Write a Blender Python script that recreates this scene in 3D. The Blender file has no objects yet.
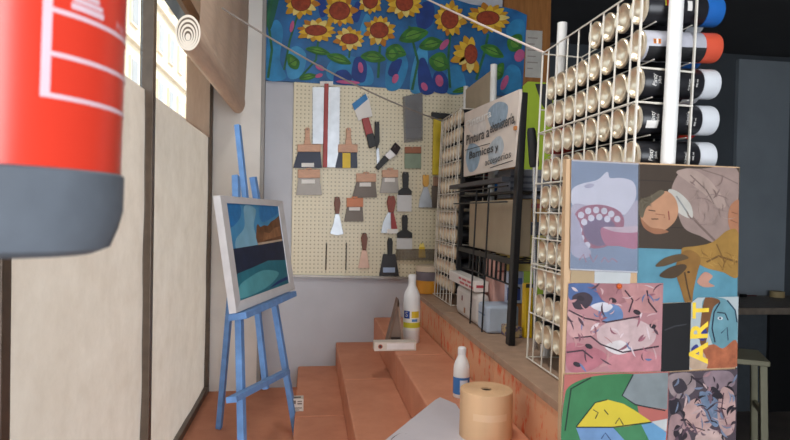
import bpy, bmesh, math, random
from mathutils import Vector, Matrix
random.seed(7)
S = bpy.context.scene
COL = S.collection
V = Vector
# ------------------------------------------------------------------ camera
H = 1.45
F = 600.0
a = V((-86, 11, -F)).normalized()              # depth axis seen in the camera's own axes
u = V((0.018, 1.0, 0)); u = (u - a * u.dot(a)).normalized()
r = a.cross(u)
ROT = Matrix((r, a, u))                         # camera -> place
CAM = V((0, 0, H))
cd = bpy.data.cameras.new('camera'); cam = bpy.data.objects.new('camera', cd); COL.objects.link(cam)
cd.sensor_width = 36; cd.lens = F * 36 / 790; cd.clip_start = 0.02
cam.matrix_world = Matrix.Translation(CAM) @ ROT.to_4x4()
cd.dof.use_dof = True; cd.dof.focus_distance = 1.9; cd.dof.aperture_fstop = 9
S.camera = cam

def ray(px, py): return (ROT @ V(((px - 395) / F, (220 - py) / F, -1))).normalized()
def on(px, py, p, n):
    d = ray(px, py); return CAM + d * ((V(p) - CAM).dot(V(n)) / d.dot(V(n)))
def onY(px, py, y): return on(px, py, (0, y, 0), (0, 1, 0))
def onX(px, py, x): return on(px, py, (x, 0, 0), (1, 0, 0))
def onZ(px, py, z): return on(px, py, (0, 0, z), (0, 0, 1))
def proj(p):
    c = ROT.transposed() @ (V(p) - CAM); return 395 + F * c.x / -c.z, 220 - F * c.y / -c.z

# ------------------------------------------------------------------ materials
def lin(c): return tuple(((v / 255) / 12.92 if v <= 10 else ((v / 255 + .055) / 1.055) ** 2.4) for v in c) + (1,)
_mc = {}
def M(c, rough=.55, var=.10, scale=18, bump=0, metal=0, spec=.4, stretch=(1, 1, 1), name=None):
    k = (c, rough, var, scale, bump, metal, spec, stretch)
    if k in _mc: return _mc[k]
    m = bpy.data.materials.new(name or 'paint'); m.use_nodes = True
    nt = m.node_tree; b = nt.nodes['Principled BSDF']
    b.inputs['Roughness'].default_value = rough; b.inputs['Metallic'].default_value = metal
    b.inputs['Specular IOR Level'].default_value = spec
    L = lin(c)
    tc = nt.nodes.new('ShaderNodeTexCoord'); mp = nt.nodes.new('ShaderNodeMapping'); mp.inputs['Scale'].default_value = stretch
    nz = nt.nodes.new('ShaderNodeTexNoise'); nz.inputs['Scale'].default_value = scale; nz.inputs['Detail'].default_value = 5
    nt.links.new(tc.outputs['Object'], mp.inputs[0]); nt.links.new(mp.outputs[0], nz.inputs['Vector'])
    rp = nt.nodes.new('ShaderNodeValToRGB')
    rp.color_ramp.elements[0].position = .3; rp.color_ramp.elements[1].position = .7
    rp.color_ramp.elements[0].color = tuple(x * (1 - var) for x in L[:3]) + (1,)
    rp.color_ramp.elements[1].color = tuple(min(1, x * (1 + var)) for x in L[:3]) + (1,)
    nt.links.new(nz.outputs['Fac'], rp.inputs[0]); nt.links.new(rp.outputs[0], b.inputs['Base Color'])
    if bump:
        bp = nt.nodes.new('ShaderNodeBump'); bp.inputs['Strength'].default_value = bump; bp.inputs['Distance'].default_value = .004
        nt.links.new(nz.outputs['Fac'], bp.inputs['Height']); nt.links.new(bp.outputs[0], b.inputs['Normal'])
    _mc[k] = m
    return m
def two_tone(name, c1, c2, scale, stretch, lo, hi, rough=.6, bump=.2, c3=None):
    m = bpy.data.materials.new(name); m.use_nodes = True; nt = m.node_tree; b = nt.nodes['Principled BSDF']
    b.inputs['Roughness'].default_value = rough; b.inputs['Specular IOR Level'].default_value = .3
    tc = nt.nodes.new('ShaderNodeTexCoord'); mp = nt.nodes.new('ShaderNodeMapping'); mp.inputs['Scale'].default_value = stretch
    nz = nt.nodes.new('ShaderNodeTexNoise'); nz.inputs['Scale'].default_value = scale; nz.inputs['Detail'].default_value = 7; nz.inputs['Roughness'].default_value = .65
    nt.links.new(tc.outputs['Object'], mp.inputs[0]); nt.links.new(mp.outputs[0], nz.inputs['Vector'])
    rp = nt.nodes.new('ShaderNodeValToRGB'); e = rp.color_ramp.elements
    e[0].position = lo; e[0].color = lin(c1); e[1].position = hi; e[1].color = lin(c2)
    if c3: q = e.new(min(1, hi + .12)); q.color = lin(c3)
    nt.links.new(nz.outputs['Fac'], rp.inputs[0]); nt.links.new(rp.outputs[0], b.inputs['Base Color'])
    bp = nt.nodes.new('ShaderNodeBump'); bp.inputs['Strength'].default_value = bump; bp.inputs['Distance'].default_value = .004
    nt.links.new(nz.outputs['Fac'], bp.inputs['Height']); nt.links.new(bp.outputs[0], b.inputs['Normal'])
    return m
def glass_mat(name, tint=(235, 240, 240), refl=.08, haze=0.0):
    m = bpy.data.materials.new(name); m.use_nodes = True; nt = m.node_tree; nt.nodes.clear()
    o = nt.nodes.new('ShaderNodeOutputMaterial'); t = nt.nodes.new('ShaderNodeBsdfTransparent'); t.inputs[0].default_value = lin(tint)
    g = nt.nodes.new('ShaderNodeBsdfGlossy'); g.inputs['Roughness'].default_value = .05
    mx = nt.nodes.new('ShaderNodeMixShader'); mx.inputs[0].default_value = refl
    nt.links.new(t.outputs[0], mx.inputs[1]); nt.links.new(g.outputs[0], mx.inputs[2])
    out = mx.outputs[0]
    if haze:
        d = nt.nodes.new('ShaderNodeBsdfDiffuse'); d.inputs[0].default_value = lin((225, 225, 228))
        m2 = nt.nodes.new('ShaderNodeMixShader'); m2.inputs[0].default_value = haze
        nt.links.new(out, m2.inputs[1]); nt.links.new(d.outputs[0], m2.inputs[2]); out = m2.outputs[0]
    nt.links.new(out, o.inputs[0])
    return m
def paper_mat():
    m = bpy.data.materials.new('translucent_paper'); m.use_nodes = True; nt = m.node_tree; nt.nodes.clear()
    o = nt.nodes.new('ShaderNodeOutputMaterial'); d = nt.nodes.new('ShaderNodeBsdfDiffuse'); t = nt.nodes.new('ShaderNodeBsdfTranslucent')
    tc = nt.nodes.new('ShaderNodeTexCoord')
    nz = nt.nodes.new('ShaderNodeTexNoise'); nz.inputs['Scale'].default_value = 9; nz.inputs['Detail'].default_value = 8; nz.inputs['Roughness'].default_value = .7
    nt.links.new(tc.outputs['Object'], nz.inputs['Vector'])
    rp = nt.nodes.new('ShaderNodeValToRGB'); e = rp.color_ramp.elements
    e[0].position = .3; e[0].color = lin((222, 203, 186)); e[1].position = .7; e[1].color = lin((238, 221, 206))
    nt.links.new(nz.outputs['Fac'], rp.inputs[0])
    bp = nt.nodes.new('ShaderNodeBump'); bp.inputs['Strength'].default_value = .35; bp.inputs['Distance'].default_value = .006
    nt.links.new(nz.outputs['Fac'], bp.inputs['Height'])
    for n in (d, t): nt.links.new(rp.outputs[0], n.inputs[0]); nt.links.new(bp.outputs[0], n.inputs['Normal'])
    mx = nt.nodes.new('ShaderNodeMixShader'); mx.inputs[0].default_value = .45
    nt.links.new(d.outputs[0], mx.inputs[1]); nt.links.new(t.outputs[0], mx.inputs[2]); nt.links.new(mx.outputs[0], o.inputs[0])
    return m
def peg_mat():
    m = bpy.data.materials.new('perforated_board'); m.use_nodes = True; nt = m.node_tree; b = nt.nodes['Principled BSDF']
    b.inputs['Roughness'].default_value = .38; b.inputs['Specular IOR Level'].default_value = .5
    tc = nt.nodes.new('ShaderNodeTexCoord'); sx = nt.nodes.new('ShaderNodeSeparateXYZ'); nt.links.new(tc.outputs['Object'], sx.inputs[0])
    def mth(op, a_, b_=None):
        n = nt.nodes.new('ShaderNodeMath'); n.operation = op
        for i, q in enumerate((a_, b_)):
            if q is None: continue
            if isinstance(q, (int, float)): n.inputs[i].default_value = q
            else: nt.links.new(q, n.inputs[i])
        return n.outputs[0]
    def tri(s): return mth('ABSOLUTE', mth('SUBTRACT', mth('FRACT', mth('MULTIPLY', s, 1 / .020)), .5))
    x, z = tri(sx.outputs['X']), tri(sx.outputs['Z'])
    rad = mth('SQRT', mth('ADD', mth('MULTIPLY', x, x), mth('MULTIPLY', z, z)))
    hole = mth('LESS_THAN', rad, .20)
    rp = nt.nodes.new('ShaderNodeMix'); rp.data_type = 'RGBA'
    rp.inputs[6].default_value = lin((216, 204, 174)); rp.inputs[7].default_value = lin((168, 156, 128))
    nt.links.new(hole, rp.inputs[0]); nt.links.new(rp.outputs[2], b.inputs['Base Color'])
    bp = nt.nodes.new('ShaderNodeBump'); bp.inputs['Strength'].default_value = .5; bp.inputs['Distance'].default_value = .002
    nt.links.new(mth('MINIMUM', rad, .45), bp.inputs['Height']); nt.links.new(bp.outputs[0], b.inputs['Normal'])
    return m

# ------------------------------------------------------------------ geometry accumulator
class G:
    def __init__(s): s.v = []; s.f = []; s.m = []; s.s = []
    def add(s, vs, fs, mi=0, smooth=False):
        o = len(s.v); s.v += [V(p) for p in vs]
        for f in fs: s.f.append(tuple(i + o for i in f)); s.m.append(mi); s.s.append(smooth)
        return s
    def box(s, lo, hi, mi=0, mat=None):
        x0, y0, z0 = lo; x1, y1, z1 = hi
        vs = [V(p) for p in ((x0,y0,z0),(x1,y0,z0),(x1,y1,z0),(x0,y1,z0),(x0,y0,z1),(x1,y0,z1),(x1,y1,z1),(x0,y1,z1))]
        if mat: vs = [mat @ p for p in vs]
        return s.add(vs, [(0,3,2,1),(4,5,6,7),(0,1,5,4),(1,2,6,5),(2,3,7,6),(3,0,4,7)], mi)
    def bar(s, p, q, w, d, side=(1, 0, 0), mi=0):
        p, q = V(p), V(q); t = (q - p).normalized(); e = V(side); e = (e - t * e.dot(t)).normalized(); g = t.cross(e)
        vs = [c + e * (i * w / 2) + g * (j * d / 2) for c in (p, q) for i, j in ((-1,-1),(1,-1),(1,1),(-1,1))]
        return s.add(vs, [(0,3,2,1),(4,5,6,7),(0,1,5,4),(1,2,6,5),(2,3,7,6),(3,0,4,7)], mi)
    def prism(s, poly, t, mi=0):
        t = V(t); n = len(poly); A = [V(p) for p in poly]; B = [p + t for p in A]
        nrm = V((0, 0, 0))
        for i in range(n): nrm += A[i].cross(A[(i + 1) % n])
        if nrm.dot(t) > 0: A.reverse(); B.reverse()
        s.add(A + B, [tuple(range(n)), tuple(range(2 * n - 1, n - 1, -1))] + [((i + 1) % n, i, n + i, n + (i + 1) % n) for i in range(n)], mi)
        return s
    def poly(s, pts, mi=0): return s.add(pts, [tuple(range(len(pts)))], mi)
    def tube(s, path, rad, n=8, mi=0, caps=True):
        path = [V(p) for p in path]; k = len(path); vs = []; fs = []
        rads = rad if isinstance(rad, (list, tuple)) else [rad] * k
        e = None
        for i, p in enumerate(path):
            t = (path[min(i + 1, k - 1)] - path[max(i - 1, 0)]).normalized()
            if e is None: e = t.orthogonal().normalized()
            e = (e - t * e.dot(t)).normalized(); g = t.cross(e)
            for j in range(n):
                an = 2 * math.pi * j / n; vs.append(p + (e * math.cos(an) + g * math.sin(an)) * rads[i])
        for i in range(k - 1):
            for j in range(n):
                j2 = (j + 1) % n; fs.append((i*n+j, i*n+j2, (i+1)*n+j2, (i+1)*n+j))
        s.add(vs, fs, mi, True)
        if caps:
            s.add(vs[:n], [tuple(range(n - 1, -1, -1))], mi); s.add(vs[-n:], [tuple(range(n))], mi)
        return s
    def lathe(s, prof, c=(0, 0, 0), axis='Z', n=32, mi=0, a0=0, a1=2 * math.pi):
        full = abs(a1 - a0 - 2 * math.pi) < 1e-6; c = V(c); vs = []; fs = []; k = len(prof); cols = n if full else n + 1
        for rr, z in prof:
            for j in range(cols):
                an = a0 + (a1 - a0) * j / n; x, y = rr * math.cos(an), rr * math.sin(an)
                vs.append(c + (V((x, y, z)) if axis == 'Z' else V((z, x, y)) if axis == 'X' else V((y, z, x))))
        for i in range(k - 1):
            for j in range(n):
                j2 = (j + 1) % cols; fs.append((i*cols+j, i*cols+j2, (i+1)*cols+j2, (i+1)*cols+j))
        return s.add(vs, fs, mi, True)
    def build(s, name, mats, parent=None, bev=0, local=False, seg=2):
        if not isinstance(mats, (list, tuple)): mats = [mats]
        off = V((0, 0, 0))
        if parent and not local:
            q = parent
            while q: off = off + q.location; q = q.parent
        org = V((0, 0, 0))
        me = bpy.data.meshes.new(name)
        me.from_pydata([p - off - org for p in s.v], [], s.f)
        for m in mats: me.materials.append(m)
        me.polygons.foreach_set('material_index', s.m); me.polygons.foreach_set('use_smooth', s.s)
        me.validate(); me.update()
        if any(s.s): me.set_sharp_from_angle(angle=math.radians(40))
        o = bpy.data.objects.new(name, me); COL.objects.link(o)
        if parent: o.parent = parent
        if bev:
            md = o.modifiers.new('edge', 'BEVEL'); md.width = bev; md.segments = seg; md.limit_method = 'ANGLE'; md.angle_limit = math.radians(50)
        return o
def tag(o, label, cat, group=None, kind=None):
    o['label'] = label; o['category'] = cat
    if group: o['group'] = group
    if kind: o['kind'] = kind
    return o
def thing(name, label, cat, loc=(0, 0, 0), group=None):
    o = bpy.data.objects.new(name, None); o.empty_display_size = .05; COL.objects.link(o); o.location = loc
    return tag(o, label, cat, group)
def struct(name, g, m, bev=0):
    o = g.build(name, m, bev=bev); o['kind'] = 'structure'; return o
def text_tris(body, align='CENTER', extrude=0, shear=0, bold=0):
    cu = bpy.data.curves.new('t', 'FONT'); cu.body = body; cu.size = 1; cu.align_x = align; cu.align_y = 'CENTER'; cu.resolution_u = 3; cu.shear = shear; cu.offset = bold
    ob = bpy.data.objects.new('t', cu); COL.objects.link(ob); dg = bpy.context.evaluated_depsgraph_get(); dg.update()
    me = bpy.data.meshes.new_from_object(ob.evaluated_get(dg))
    vs = [v.co.copy() for v in me.vertices]; fs = [tuple(p.vertices) for p in me.polygons]
    bpy.data.objects.remove(ob); bpy.data.curves.remove(cu); bpy.data.meshes.remove(me)
    return vs, fs
def letters(g, body, c, ux, uy, size, mi=0, fn=None, shear=0, bold=0, width=None):
    vs, fs = text_tris(body, shear=shear, bold=bold)
    if width:
        xs = [p.x for p in vs]; k = width / (max(xs) - min(xs)) / size
    else: k = 1
    pts = [(p.x * size * k, p.y * size) for p in vs]
    if fn: P = [fn(*q) for q in pts]
    else: P = [V(c) + V(ux) * q[0] + V(uy) * q[1] for q in pts]
    return g.add(P, fs, mi)
def spline(pts, n=6):
    k = len(pts); out = []
    for i in range(k):
        p0, p1, p2, p3 = (pts[(i + j - 1) % k] for j in range(4))
        for q in range(n):
            t = q / n
            out.append(tuple(.5 * ((2*p1[c]) + (p2[c]-p0[c])*t + (2*p0[c]-5*p1[c]+4*p2[c]-p3[c])*t*t + (3*p1[c]-p0[c]-3*p2[c]+p3[c])*t**3) for c in (0, 1)))
    return out
def ell(cx, cy, rx, ry, n=20, rot=0):
    c, s_ = math.cos(rot), math.sin(rot)
    return [(cx + rx*math.cos(t)*c - ry*math.sin(t)*s_, cy + rx*math.cos(t)*s_ + ry*math.sin(t)*c) for t in (2*math.pi*i/n for i in range(n))]
def tess(pts3, n):
    """triangulated polygon in the plane of n (polygons may be concave)"""
    from mathutils.geometry import tessellate_polygon
    return tessellate_polygon([pts3])
def clip_poly(pts, win):
    ar = sum(win[i][0] * win[(i+1) % len(win)][1] - win[(i+1) % len(win)][0] * win[i][1] for i in range(len(win)))
    out = list(pts)
    for i in range(len(win)):
        p, q = win[i], win[(i + 1) % len(win)]
        side = lambda t: ((q[0]-p[0]) * (t[1]-p[1]) - (q[1]-p[1]) * (t[0]-p[0])) * (1 if ar > 0 else -1)
        src, out = out, []
        for j in range(len(src)):
            A_, B_ = src[j - 1], src[j]; da, db = side(A_), side(B_)
            if (da >= 0) != (db >= 0):
                t = da / (da - db); out.append((A_[0] + (B_[0]-A_[0]) * t, A_[1] + (B_[1]-A_[1]) * t))
            if db >= 0: out.append(B_)
        if len(out) < 3: return []
    return out
class Art:
    """flat layers of colour on a picture surface; each layer sits a hair above the one under it"""
    def __init__(s, to3, normal, step=.00012, tone=1):
        s.tone = tone; s.clip = None; s.g = G(); s.mats = []; s.to3 = to3; s.n = V(normal); s.k = 0; s.step = step
    def mi(s, c, rough=.6, var=.12, scale=30):
        m = M(c, rough, var, scale)
        if m not in s.mats: s.mats.append(m)
        return s.mats.index(m)
    def shape(s, pts, c, var=.12, scale=30, rough=.6, up=True):
        c = tuple(int(v * s.tone) for v in c)
        if s.clip: pts = clip_poly(pts, s.clip)
        if len(pts) < 3: return s
        if up: s.k += 1
        P = [s.to3(*p) + s.n * (s.step * s.k) for p in pts]
        tr = tess(P, s.n)
        fs = []
        for t in tr:
            t = list(t)
            if (P[t[1]] - P[t[0]]).cross(P[t[2]] - P[t[0]]).dot(s.n) < 0: t.reverse()
            fs.append(tuple(t))
        s.g.add(P, fs, s.mi(c, rough, var, scale)); return s
    def blob(s, pts, c, **k): return s.shape(spline(pts), c, **k)
    def dabs(s, n, cols, seed, box, ln=7, w=2.2):
        rd = random.Random(seed); x0, y0, x1, y1 = box
        for i in range(n):
            x, y = rd.uniform(x0, x1), rd.uniform(y0, y1); an = rd.uniform(0, math.pi); l = ln * rd.uniform(.5, 1.2); cv = rd.uniform(-.5, .5)
            c_, s_ = math.cos(an), math.sin(an); ww = w * rd.uniform(.4, 1.2)
            pts = [(x + (t_ * c_ - cv * l * (t_ / l) ** 2 * s_), y + (t_ * s_ + cv * l * (t_ / l) ** 2 * c_)) for t_ in (-l, -l / 2, 0, l / 2, l)]
            L_ = []; R_l = []
            for j, p in enumerate(pts):
                h_ = ww * (.15, .8, 1, .8, .15)[j] / 2; L_.append((p[0] - s_ * h_, p[1] + c_ * h_)); R_l.append((p[0] + s_ * h_, p[1] - c_ * h_))
            s.shape(L_ + R_l[::-1], rd.choice(cols), var=.2, up=(i % 6 == 0))
        return s
    def line(s, pts, w, c, **k):
        L = []; R = []
        for i, p in enumerate(pts):
            q0 = pts[max(i-1, 0)]; q1 = pts[min(i+1, len(pts)-1)]; dx, dy = q1[0]-q0[0], q1[1]-q0[1]; d = math.hypot(dx, dy) or 1
            L.append((p[0] - dy/d*w/2, p[1] + dx/d*w/2)); R.append((p[0] + dy/d*w/2, p[1] - dx/d*w/2))
        return s.shape(L + R[::-1], c, **k)
ORD = 'first second third fourth fifth sixth seventh eighth ninth tenth eleventh twelfth thirteenth'.split()

# ------------------------------------------------------------------ place constants
WX = -.475            # inner face of the shop window
YB = 3.10             # back wall
ZP = H - .913         # display platform top
ZS = (H - .805, H - .684, H - .556)     # the three steps
XS = (-.041, .15, .345)
ZW = H - .414         # counter wall top
XW = .553             # counter wall front face
YN = 1.245            # near end of wall and steps
ZC = 2.85

# ------------------------------------------------------------------ setting
m_plaster = M((186, 187, 193), .75, .05, 6, .08)
m_orange = two_tone('orange_painted_step', (196, 128, 98), (216, 150, 118), 7, (1, 1, 1), .3, .75, .6, .12)
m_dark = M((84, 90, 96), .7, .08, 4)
m_frame = M((92, 78, 66), .4, .15, 30, metal=.3)
struct('floor', G().box((-1.0, -1.9, -.08), (4.3, 5.0, 0)), M((96, 88, 82), .5, .15, 6))
struct('ceiling', G().box((-1.0, -1.9, ZC), (4.3, 5.0, ZC + .1)), M((78, 78, 80), .8, .05, 5))
g = G().box((WX - .13, -1.9, 0), (WX - .01, YB, ZP - .03))                       # below the window
g.box((WX - .13, -1.9, 2.45), (WX - .01, YB, ZC))                                # above
struct('wall_left', g, m_plaster)
struct('wall_front', G().box((WX - .13, -1.9, 0), (.1, -1.8, ZC)).box((1.3, -1.9, 0), (4.3, -1.8, ZC)).box((.1, -1.9, 2.3), (1.3, -1.8, ZC)), m_plaster)
struct('wall_back', G().box((WX - .13, YB, 0), (1.0, YB + .12, ZC)), m_plaster)
struct('pillar_left', G().box((WX - .01, 3.055, ZP), (-.246, YB - .002, ZC - .001)), M((222, 217, 210), .7, .06, 7, .1))
struct('pillar_shade_strip', G().box((-.2455, 3.05, ZP + .001), (-.226, YB - .001, ZC - .001)), M((150, 146, 142), .6, .06, 10), .003)  # added grey strip: the shadow line at the pillar edge as solid colour
struct('trim_1', G().box((1.002, YB - .02, 0), (1.262, YB + .12, ZC - .001)), two_tone('brown_wood', (128, 82, 40), (160, 106, 56), 5, (8, 8, 1), .3, .7, .5, .05))
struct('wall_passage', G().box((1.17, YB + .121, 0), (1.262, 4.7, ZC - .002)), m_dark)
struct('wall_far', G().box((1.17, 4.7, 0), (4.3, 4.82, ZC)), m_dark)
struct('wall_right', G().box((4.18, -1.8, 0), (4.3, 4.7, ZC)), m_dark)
struct('trim_2', G().box((3.60, 4.66, 0), (4.09, 4.699, 2.80)), M((150, 160, 168), .6, .06, 4))
# platform and three block steps, all orange
struct('platform', G().box((WX - .009, YN - .2, 0), (XW - .002, YB - .003, ZP)), m_orange)
g = G()
def step_block(x0, z0, z1, cuts, nm):
    g = G(); ys = [YN - .15] + cuts + [YB - .004]
    for i in range(len(ys) - 1): g.box((x0, ys[i] + (.0025 if i else 0), z0 + .0005), (XW - .003, ys[i + 1], z1))
    o = g.build(nm, m_orange, bev=.006); o['kind'] = 'structure'; return o
step_block(XS[0], ZP, ZS[0], [1.62, 2.34], 'platform_step')
step_block(XS[1], ZS[0], ZS[1], [1.68, 2.41], 'platform_step.001')
step_block(XS[2], ZS[1], ZS[2], [1.60, 2.28], 'platform_step.002')
m_wallface = two_tone('streaked_chipboard', (222, 166, 128), (224, 106, 62), 34, (1, 1, .45), .53, .60, .6, .25, (212, 92, 52))
m_walltop = M((168, 138, 116), .7, .1, 25, .1)
g = G()
for y0, y1 in ((YN, 1.712), (1.716, 2.40), (2.404, YB - .005)): g.box((XW, y0, 0), (.98, y1, ZW - .022), 0); g.box((XW - .004, y0, ZW - .022), (.98, y1, ZW), 1)
struct('wall_counter', g, [m_wallface, m_walltop], .002)

# ------------------------------------------------------------------ shop window on the left
wz0, wz1 = ZP, 2.45
g = G().box((WX - .034, 3.03, wz0), (WX + .002, 3.054, wz1))
for y in (1.91, 1.022, .17, -.7): g.box((WX - .034, y - .016, wz0), (WX + .006, y + .016, wz1))
g.box((WX - .034, -1.79, wz0 + .001), (WX + .002, 3.053, wz0 + .03)); g.box((WX - .034, -1.79, wz1 - .05), (WX + .002, 3.053, wz1 - .001))
struct('window_1', g, m_frame, .003)
pane = G()
for y0, y1 in ((1.929, 3.029), (1.059, 1.891), (.189, 1.021), (-.681, .151)): pane.box((WX - .03, y0, wz0 + .03), (WX - .026, y1, wz1 - .05))
struct('window_glass', pane, glass_mat('window_glass'))
PM = paper_mat()
def sheet_on_glass(y0, y1, tops, nm, lab):
    ny, nz = 28, 34; g = G(); vs = []
    for i in range(ny + 1):
        for j in range(nz + 1):
            y = y0 + (y1 - y0) * i / ny; t = tops(y); z = wz0 + .032 + (t - wz0 - .052) * j / nz
            x = WX - .017 + .0022 * math.sin(9 * y + 4 * z) * math.sin(7 * z - 3 * y) + .001 * math.sin(31 * y) * math.sin(23 * z)
            vs.append((x, y, z))
    g.add(vs, [(i*(nz+1)+j, (i+1)*(nz+1)+j, (i+1)*(nz+1)+j+1, i*(nz+1)+j+1) for i in range(ny) for j in range(nz)], 0, True)
    return tag(g.build(nm, PM), lab, 'paper sheet', 'cream paper covering the window panes')
zt = H + .368
sheet_on_glass(1.06, 1.89, lambda y: zt, 'window_paper', 'wrinkled cream paper over the window pane beside the fire extinguisher')
sheet_on_glass(1.93, 3.028, lambda y: zt, 'window_paper', 'cream paper over the far window pane behind the blue easel')
sheet_on_glass(.19, 1.02, lambda y: zt, 'window_paper', 'cream paper over the nearest window pane past the red extinguisher')
g = G(); g.box((WX - .0125, 2.47, zt - .03), (WX - .0115, 3.028, 2.40)); tag(g.build('window_paper', PM), 'narrow cream paper strip at the top of the far pane under the rolled blind', 'paper sheet', 'cream paper covering the window panes')

# the street beyond
struct('street', G().box((-30, -20, -.3), (WX - .14, 40, -.05)), M((150, 145, 138), .8, .1, 1))
bl = thing('apartment_building', 'sunlit pale apartment block with small windows seen through the shop window top', 'building', (-5.6, 20, 0))
g = G().box((-9, 6, -.05), (-5.6, 60, 16)); g.build('facade', M((232, 208, 176), .8, .10, .5), bl)
mf = M((214, 196, 176), .6, .1, 2); mp_ = M((150, 140, 132), .2, .1, 2)
for k in range(14):
    for zf in (2.9, 5.0, 7.1, 9.2):
        y = 14.5 + k * 1.7
        w = G().box((-5.6, y, zf), (-5.52, y + .8, zf + 1.1)).build('window', mf, bl)
        G().box((-5.519, y + .08, zf + .08), (-5.51, y + .72, zf + 1.02)).build('pane', mp_, w)
for zf in (4.45, 6.55, 8.65): G().box((-5.599, 6.1, zf), (-5.45, 59, zf + .12)).build('cornice', mf, bl)

# rolled blind
bd = thing('window_blind', 'beige fabric blind partly rolled up at the top of the shop window', 'blind', (-.36, 2.2, 1.85))
y0, y1 = 1.76, 2.95
def roll_c(y): return V((-.345, y, H + .488 + (y - y0) * .010))
mb = two_tone('blind_fabric', (206, 178, 156), (224, 196, 172), 40, (1, .2, 3), .3, .7, .8, .25)
g = G(); ro = []; n = 40
for y in (y0, y1):
    c = roll_c(y); ro.append([c + V((.034 * math.cos(2*math.pi*j/n), 0, .050 * math.sin(2*math.pi*j/n))) for j in range(n)])
g.add(ro[0] + ro[1], [(j, (j+1) % n, n + (j+1) % n, n + j) for j in range(n)], 0, True); g.add(ro[1], [tuple(range(n))]); 
g.build('roll', mb, bd)
g = G(); c = roll_c(y0)
for q, (f0, f1) in enumerate(((1, .86), (.80, .66), (.60, .46), (.40, .28), (.2, .0))):
    A = [c + V((.034*f0*math.cos(2*math.pi*j/n), -.001, .050*f0*math.sin(2*math.pi*j/n) - .003*q)) for j in range(n)]
    B = [c + V((.034*f1*math.cos(2*math.pi*j/n), -.001, .050*f1*math.sin(2*math.pi*j/n) - .003*q)) for j in range(n)]
    g.add(A + B, [(j, (j+1) % n, n + (j+1) % n, n + j) for j in range(n)], 0)
g.build('roll_layers', M((222, 208, 192), .8, .05), bd)
g = G(); A = [c + V((.0335*math.cos(2*math.pi*j/n), -.0005, .0495*math.sin(2*math.pi*j/n))) for j in range(n)]; g.add(A, [tuple(range(n - 1, -1, -1))])
g.build('roll_gap', M((104, 88, 74), .9, .05), bd)
vs = []; ny, nz = 20, 16
for i in range(ny + 1):
    y = y0 + .01 + (y1 - y0 - .02) * i / ny; c = roll_c(y)
    for j in range(nz + 1):
        t = j / nz; vs.append((c.x + .030 + .012 * math.sin(t * 3) + .003 * math.sin(20 * y), y, c.z + .01 + (2.80 - c.z) * t))
G().add(vs, [(i*(nz+1)+j, (i+1)*(nz+1)+j, (i+1)*(nz+1)+j+1, i*(nz+1)+j+1) for i in range(ny) for j in range(nz)], 0, True).build('fabric', mb, bd)
G().box((-.37, y0 - .01, 2.79), (-.28, y1 + .01, 2.849)).build('head_rail', M((170, 130, 90), .5, .1), bd)
struct('trim_3', G().box((WX + .013, -1.5, 2.155), (WX + .03, 3.05, 2.21)), M((132, 96, 62), .5, .15, 8, stretch=(1, .1, 1)))

# ------------------------------------------------------------------ fire extinguisher on its wall pier
struct('wall_pier', G().box((WX + .004, -.35, 0), (-.285, .47, ZC - .001)), m_plaster)
EX = V((-.196, .405, H)); ER = .0725; TILT = .022
ex = thing('fire_extinguisher', 'red fire extinguisher with black rubber foot hanging beside the window', 'fire extinguisher', (EX.x, EX.y, H - .03))
ex.rotation_euler = (0, TILT, 0)
zb = .03
red = M((232, 66, 46), .28, .04, 6, spec=.5)
G().lathe([(ER - .004, .022), (ER, .03), (ER, .36), (ER * .9, .395), (ER * .6, .42), (.025, .432), (.02, .45), (.0, .45)], n=64).build('cylinder', red, ex, local=True)
G().lathe([(0, .0005), (ER - .014, .0), (ER - .005, .004), (ER - .0005, .016), (ER + .0022, .028), (ER + .0022, .05), (ER + .0004, .0515)], n=64).build('rubber_foot', M((98, 104, 112), .75, .14, 30, .15), ex, local=True)
m_wp = M((236, 206, 214), .5, .04)
def ang(px, py):
    d = ray(px, py); o = CAM - EX; A = d.x**2 + d.y**2; B = 2 * (o.x*d.x + o.y*d.y); C = o.x**2 + o.y**2 - ER**2
    t = (-B - math.sqrt(max(B*B - 4*A*C, 0))) / (2 * A); p = o + d * t
    return math.atan2(p.y, p.x), p.z + zb
a40, a50 = ang(36, 50)[0], ang(46, 50)[0]; aR = ang(45, 50)[0] + 1.9
g = G()
def band(za, zb_, aa, ab): g.lathe([(ER + .0004, za), (ER + .0004, zb_)], a0=aa, a1=ab, n=24)
band(.0895, .30, a40, a50)
for z in (.0895, .1125, .1365, .22, .30): band(z, z + .0026, a50, aR)
def cyl(z0, a0): return lambda x, y: V(((ER + .0005) * math.cos(a0 + x / ER), (ER + .0005) * math.sin(a0 + x / ER), z0 + y))
A1 = ang(83, 12)[0]
for x0_, x1_, y0_, y1_ in ((-.0115, .0115, .0, .0035), (-.0105, .0105, .0042, .007), (-.0075, .0075, .0077, .0105), (-.006, .006, .0112, .014), (-.0045, .0045, .0147, .02)):
    n_ = 6; g.add([cyl(.1415, A1)(x0_ + (x1_ - x0_) * i_ / n_, q_) for i_ in range(n_ + 1) for q_ in (y0_, y1_)], [(2*i_, 2*i_+2, 2*i_+3, 2*i_+1) for i_ in range(n_)])
letters(g, '6 kg', None, None, None, .0065, fn=cyl(.1435, ang(114, 20)[0]))
letters(g, 'ABC', None, None, None, .026, fn=cyl(.19, a50 + .55))
letters(g, 'POLVO', None, None, None, .03, fn=cyl(.26, a50 + .75))
g.build('printed_label', m_wp, ex, local=True)
G().lathe([(.0, .45), (.022, .45), (.022, .50), (.0, .505)], n=24).box((-.01, -.05, .49), (.01, .09, .505)).box((-.009, -.05, .52), (.009, .11, .53)).build('valve', M((40, 40, 42), .4, .1, metal=.4), ex, bev=.002, local=True)
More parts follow.
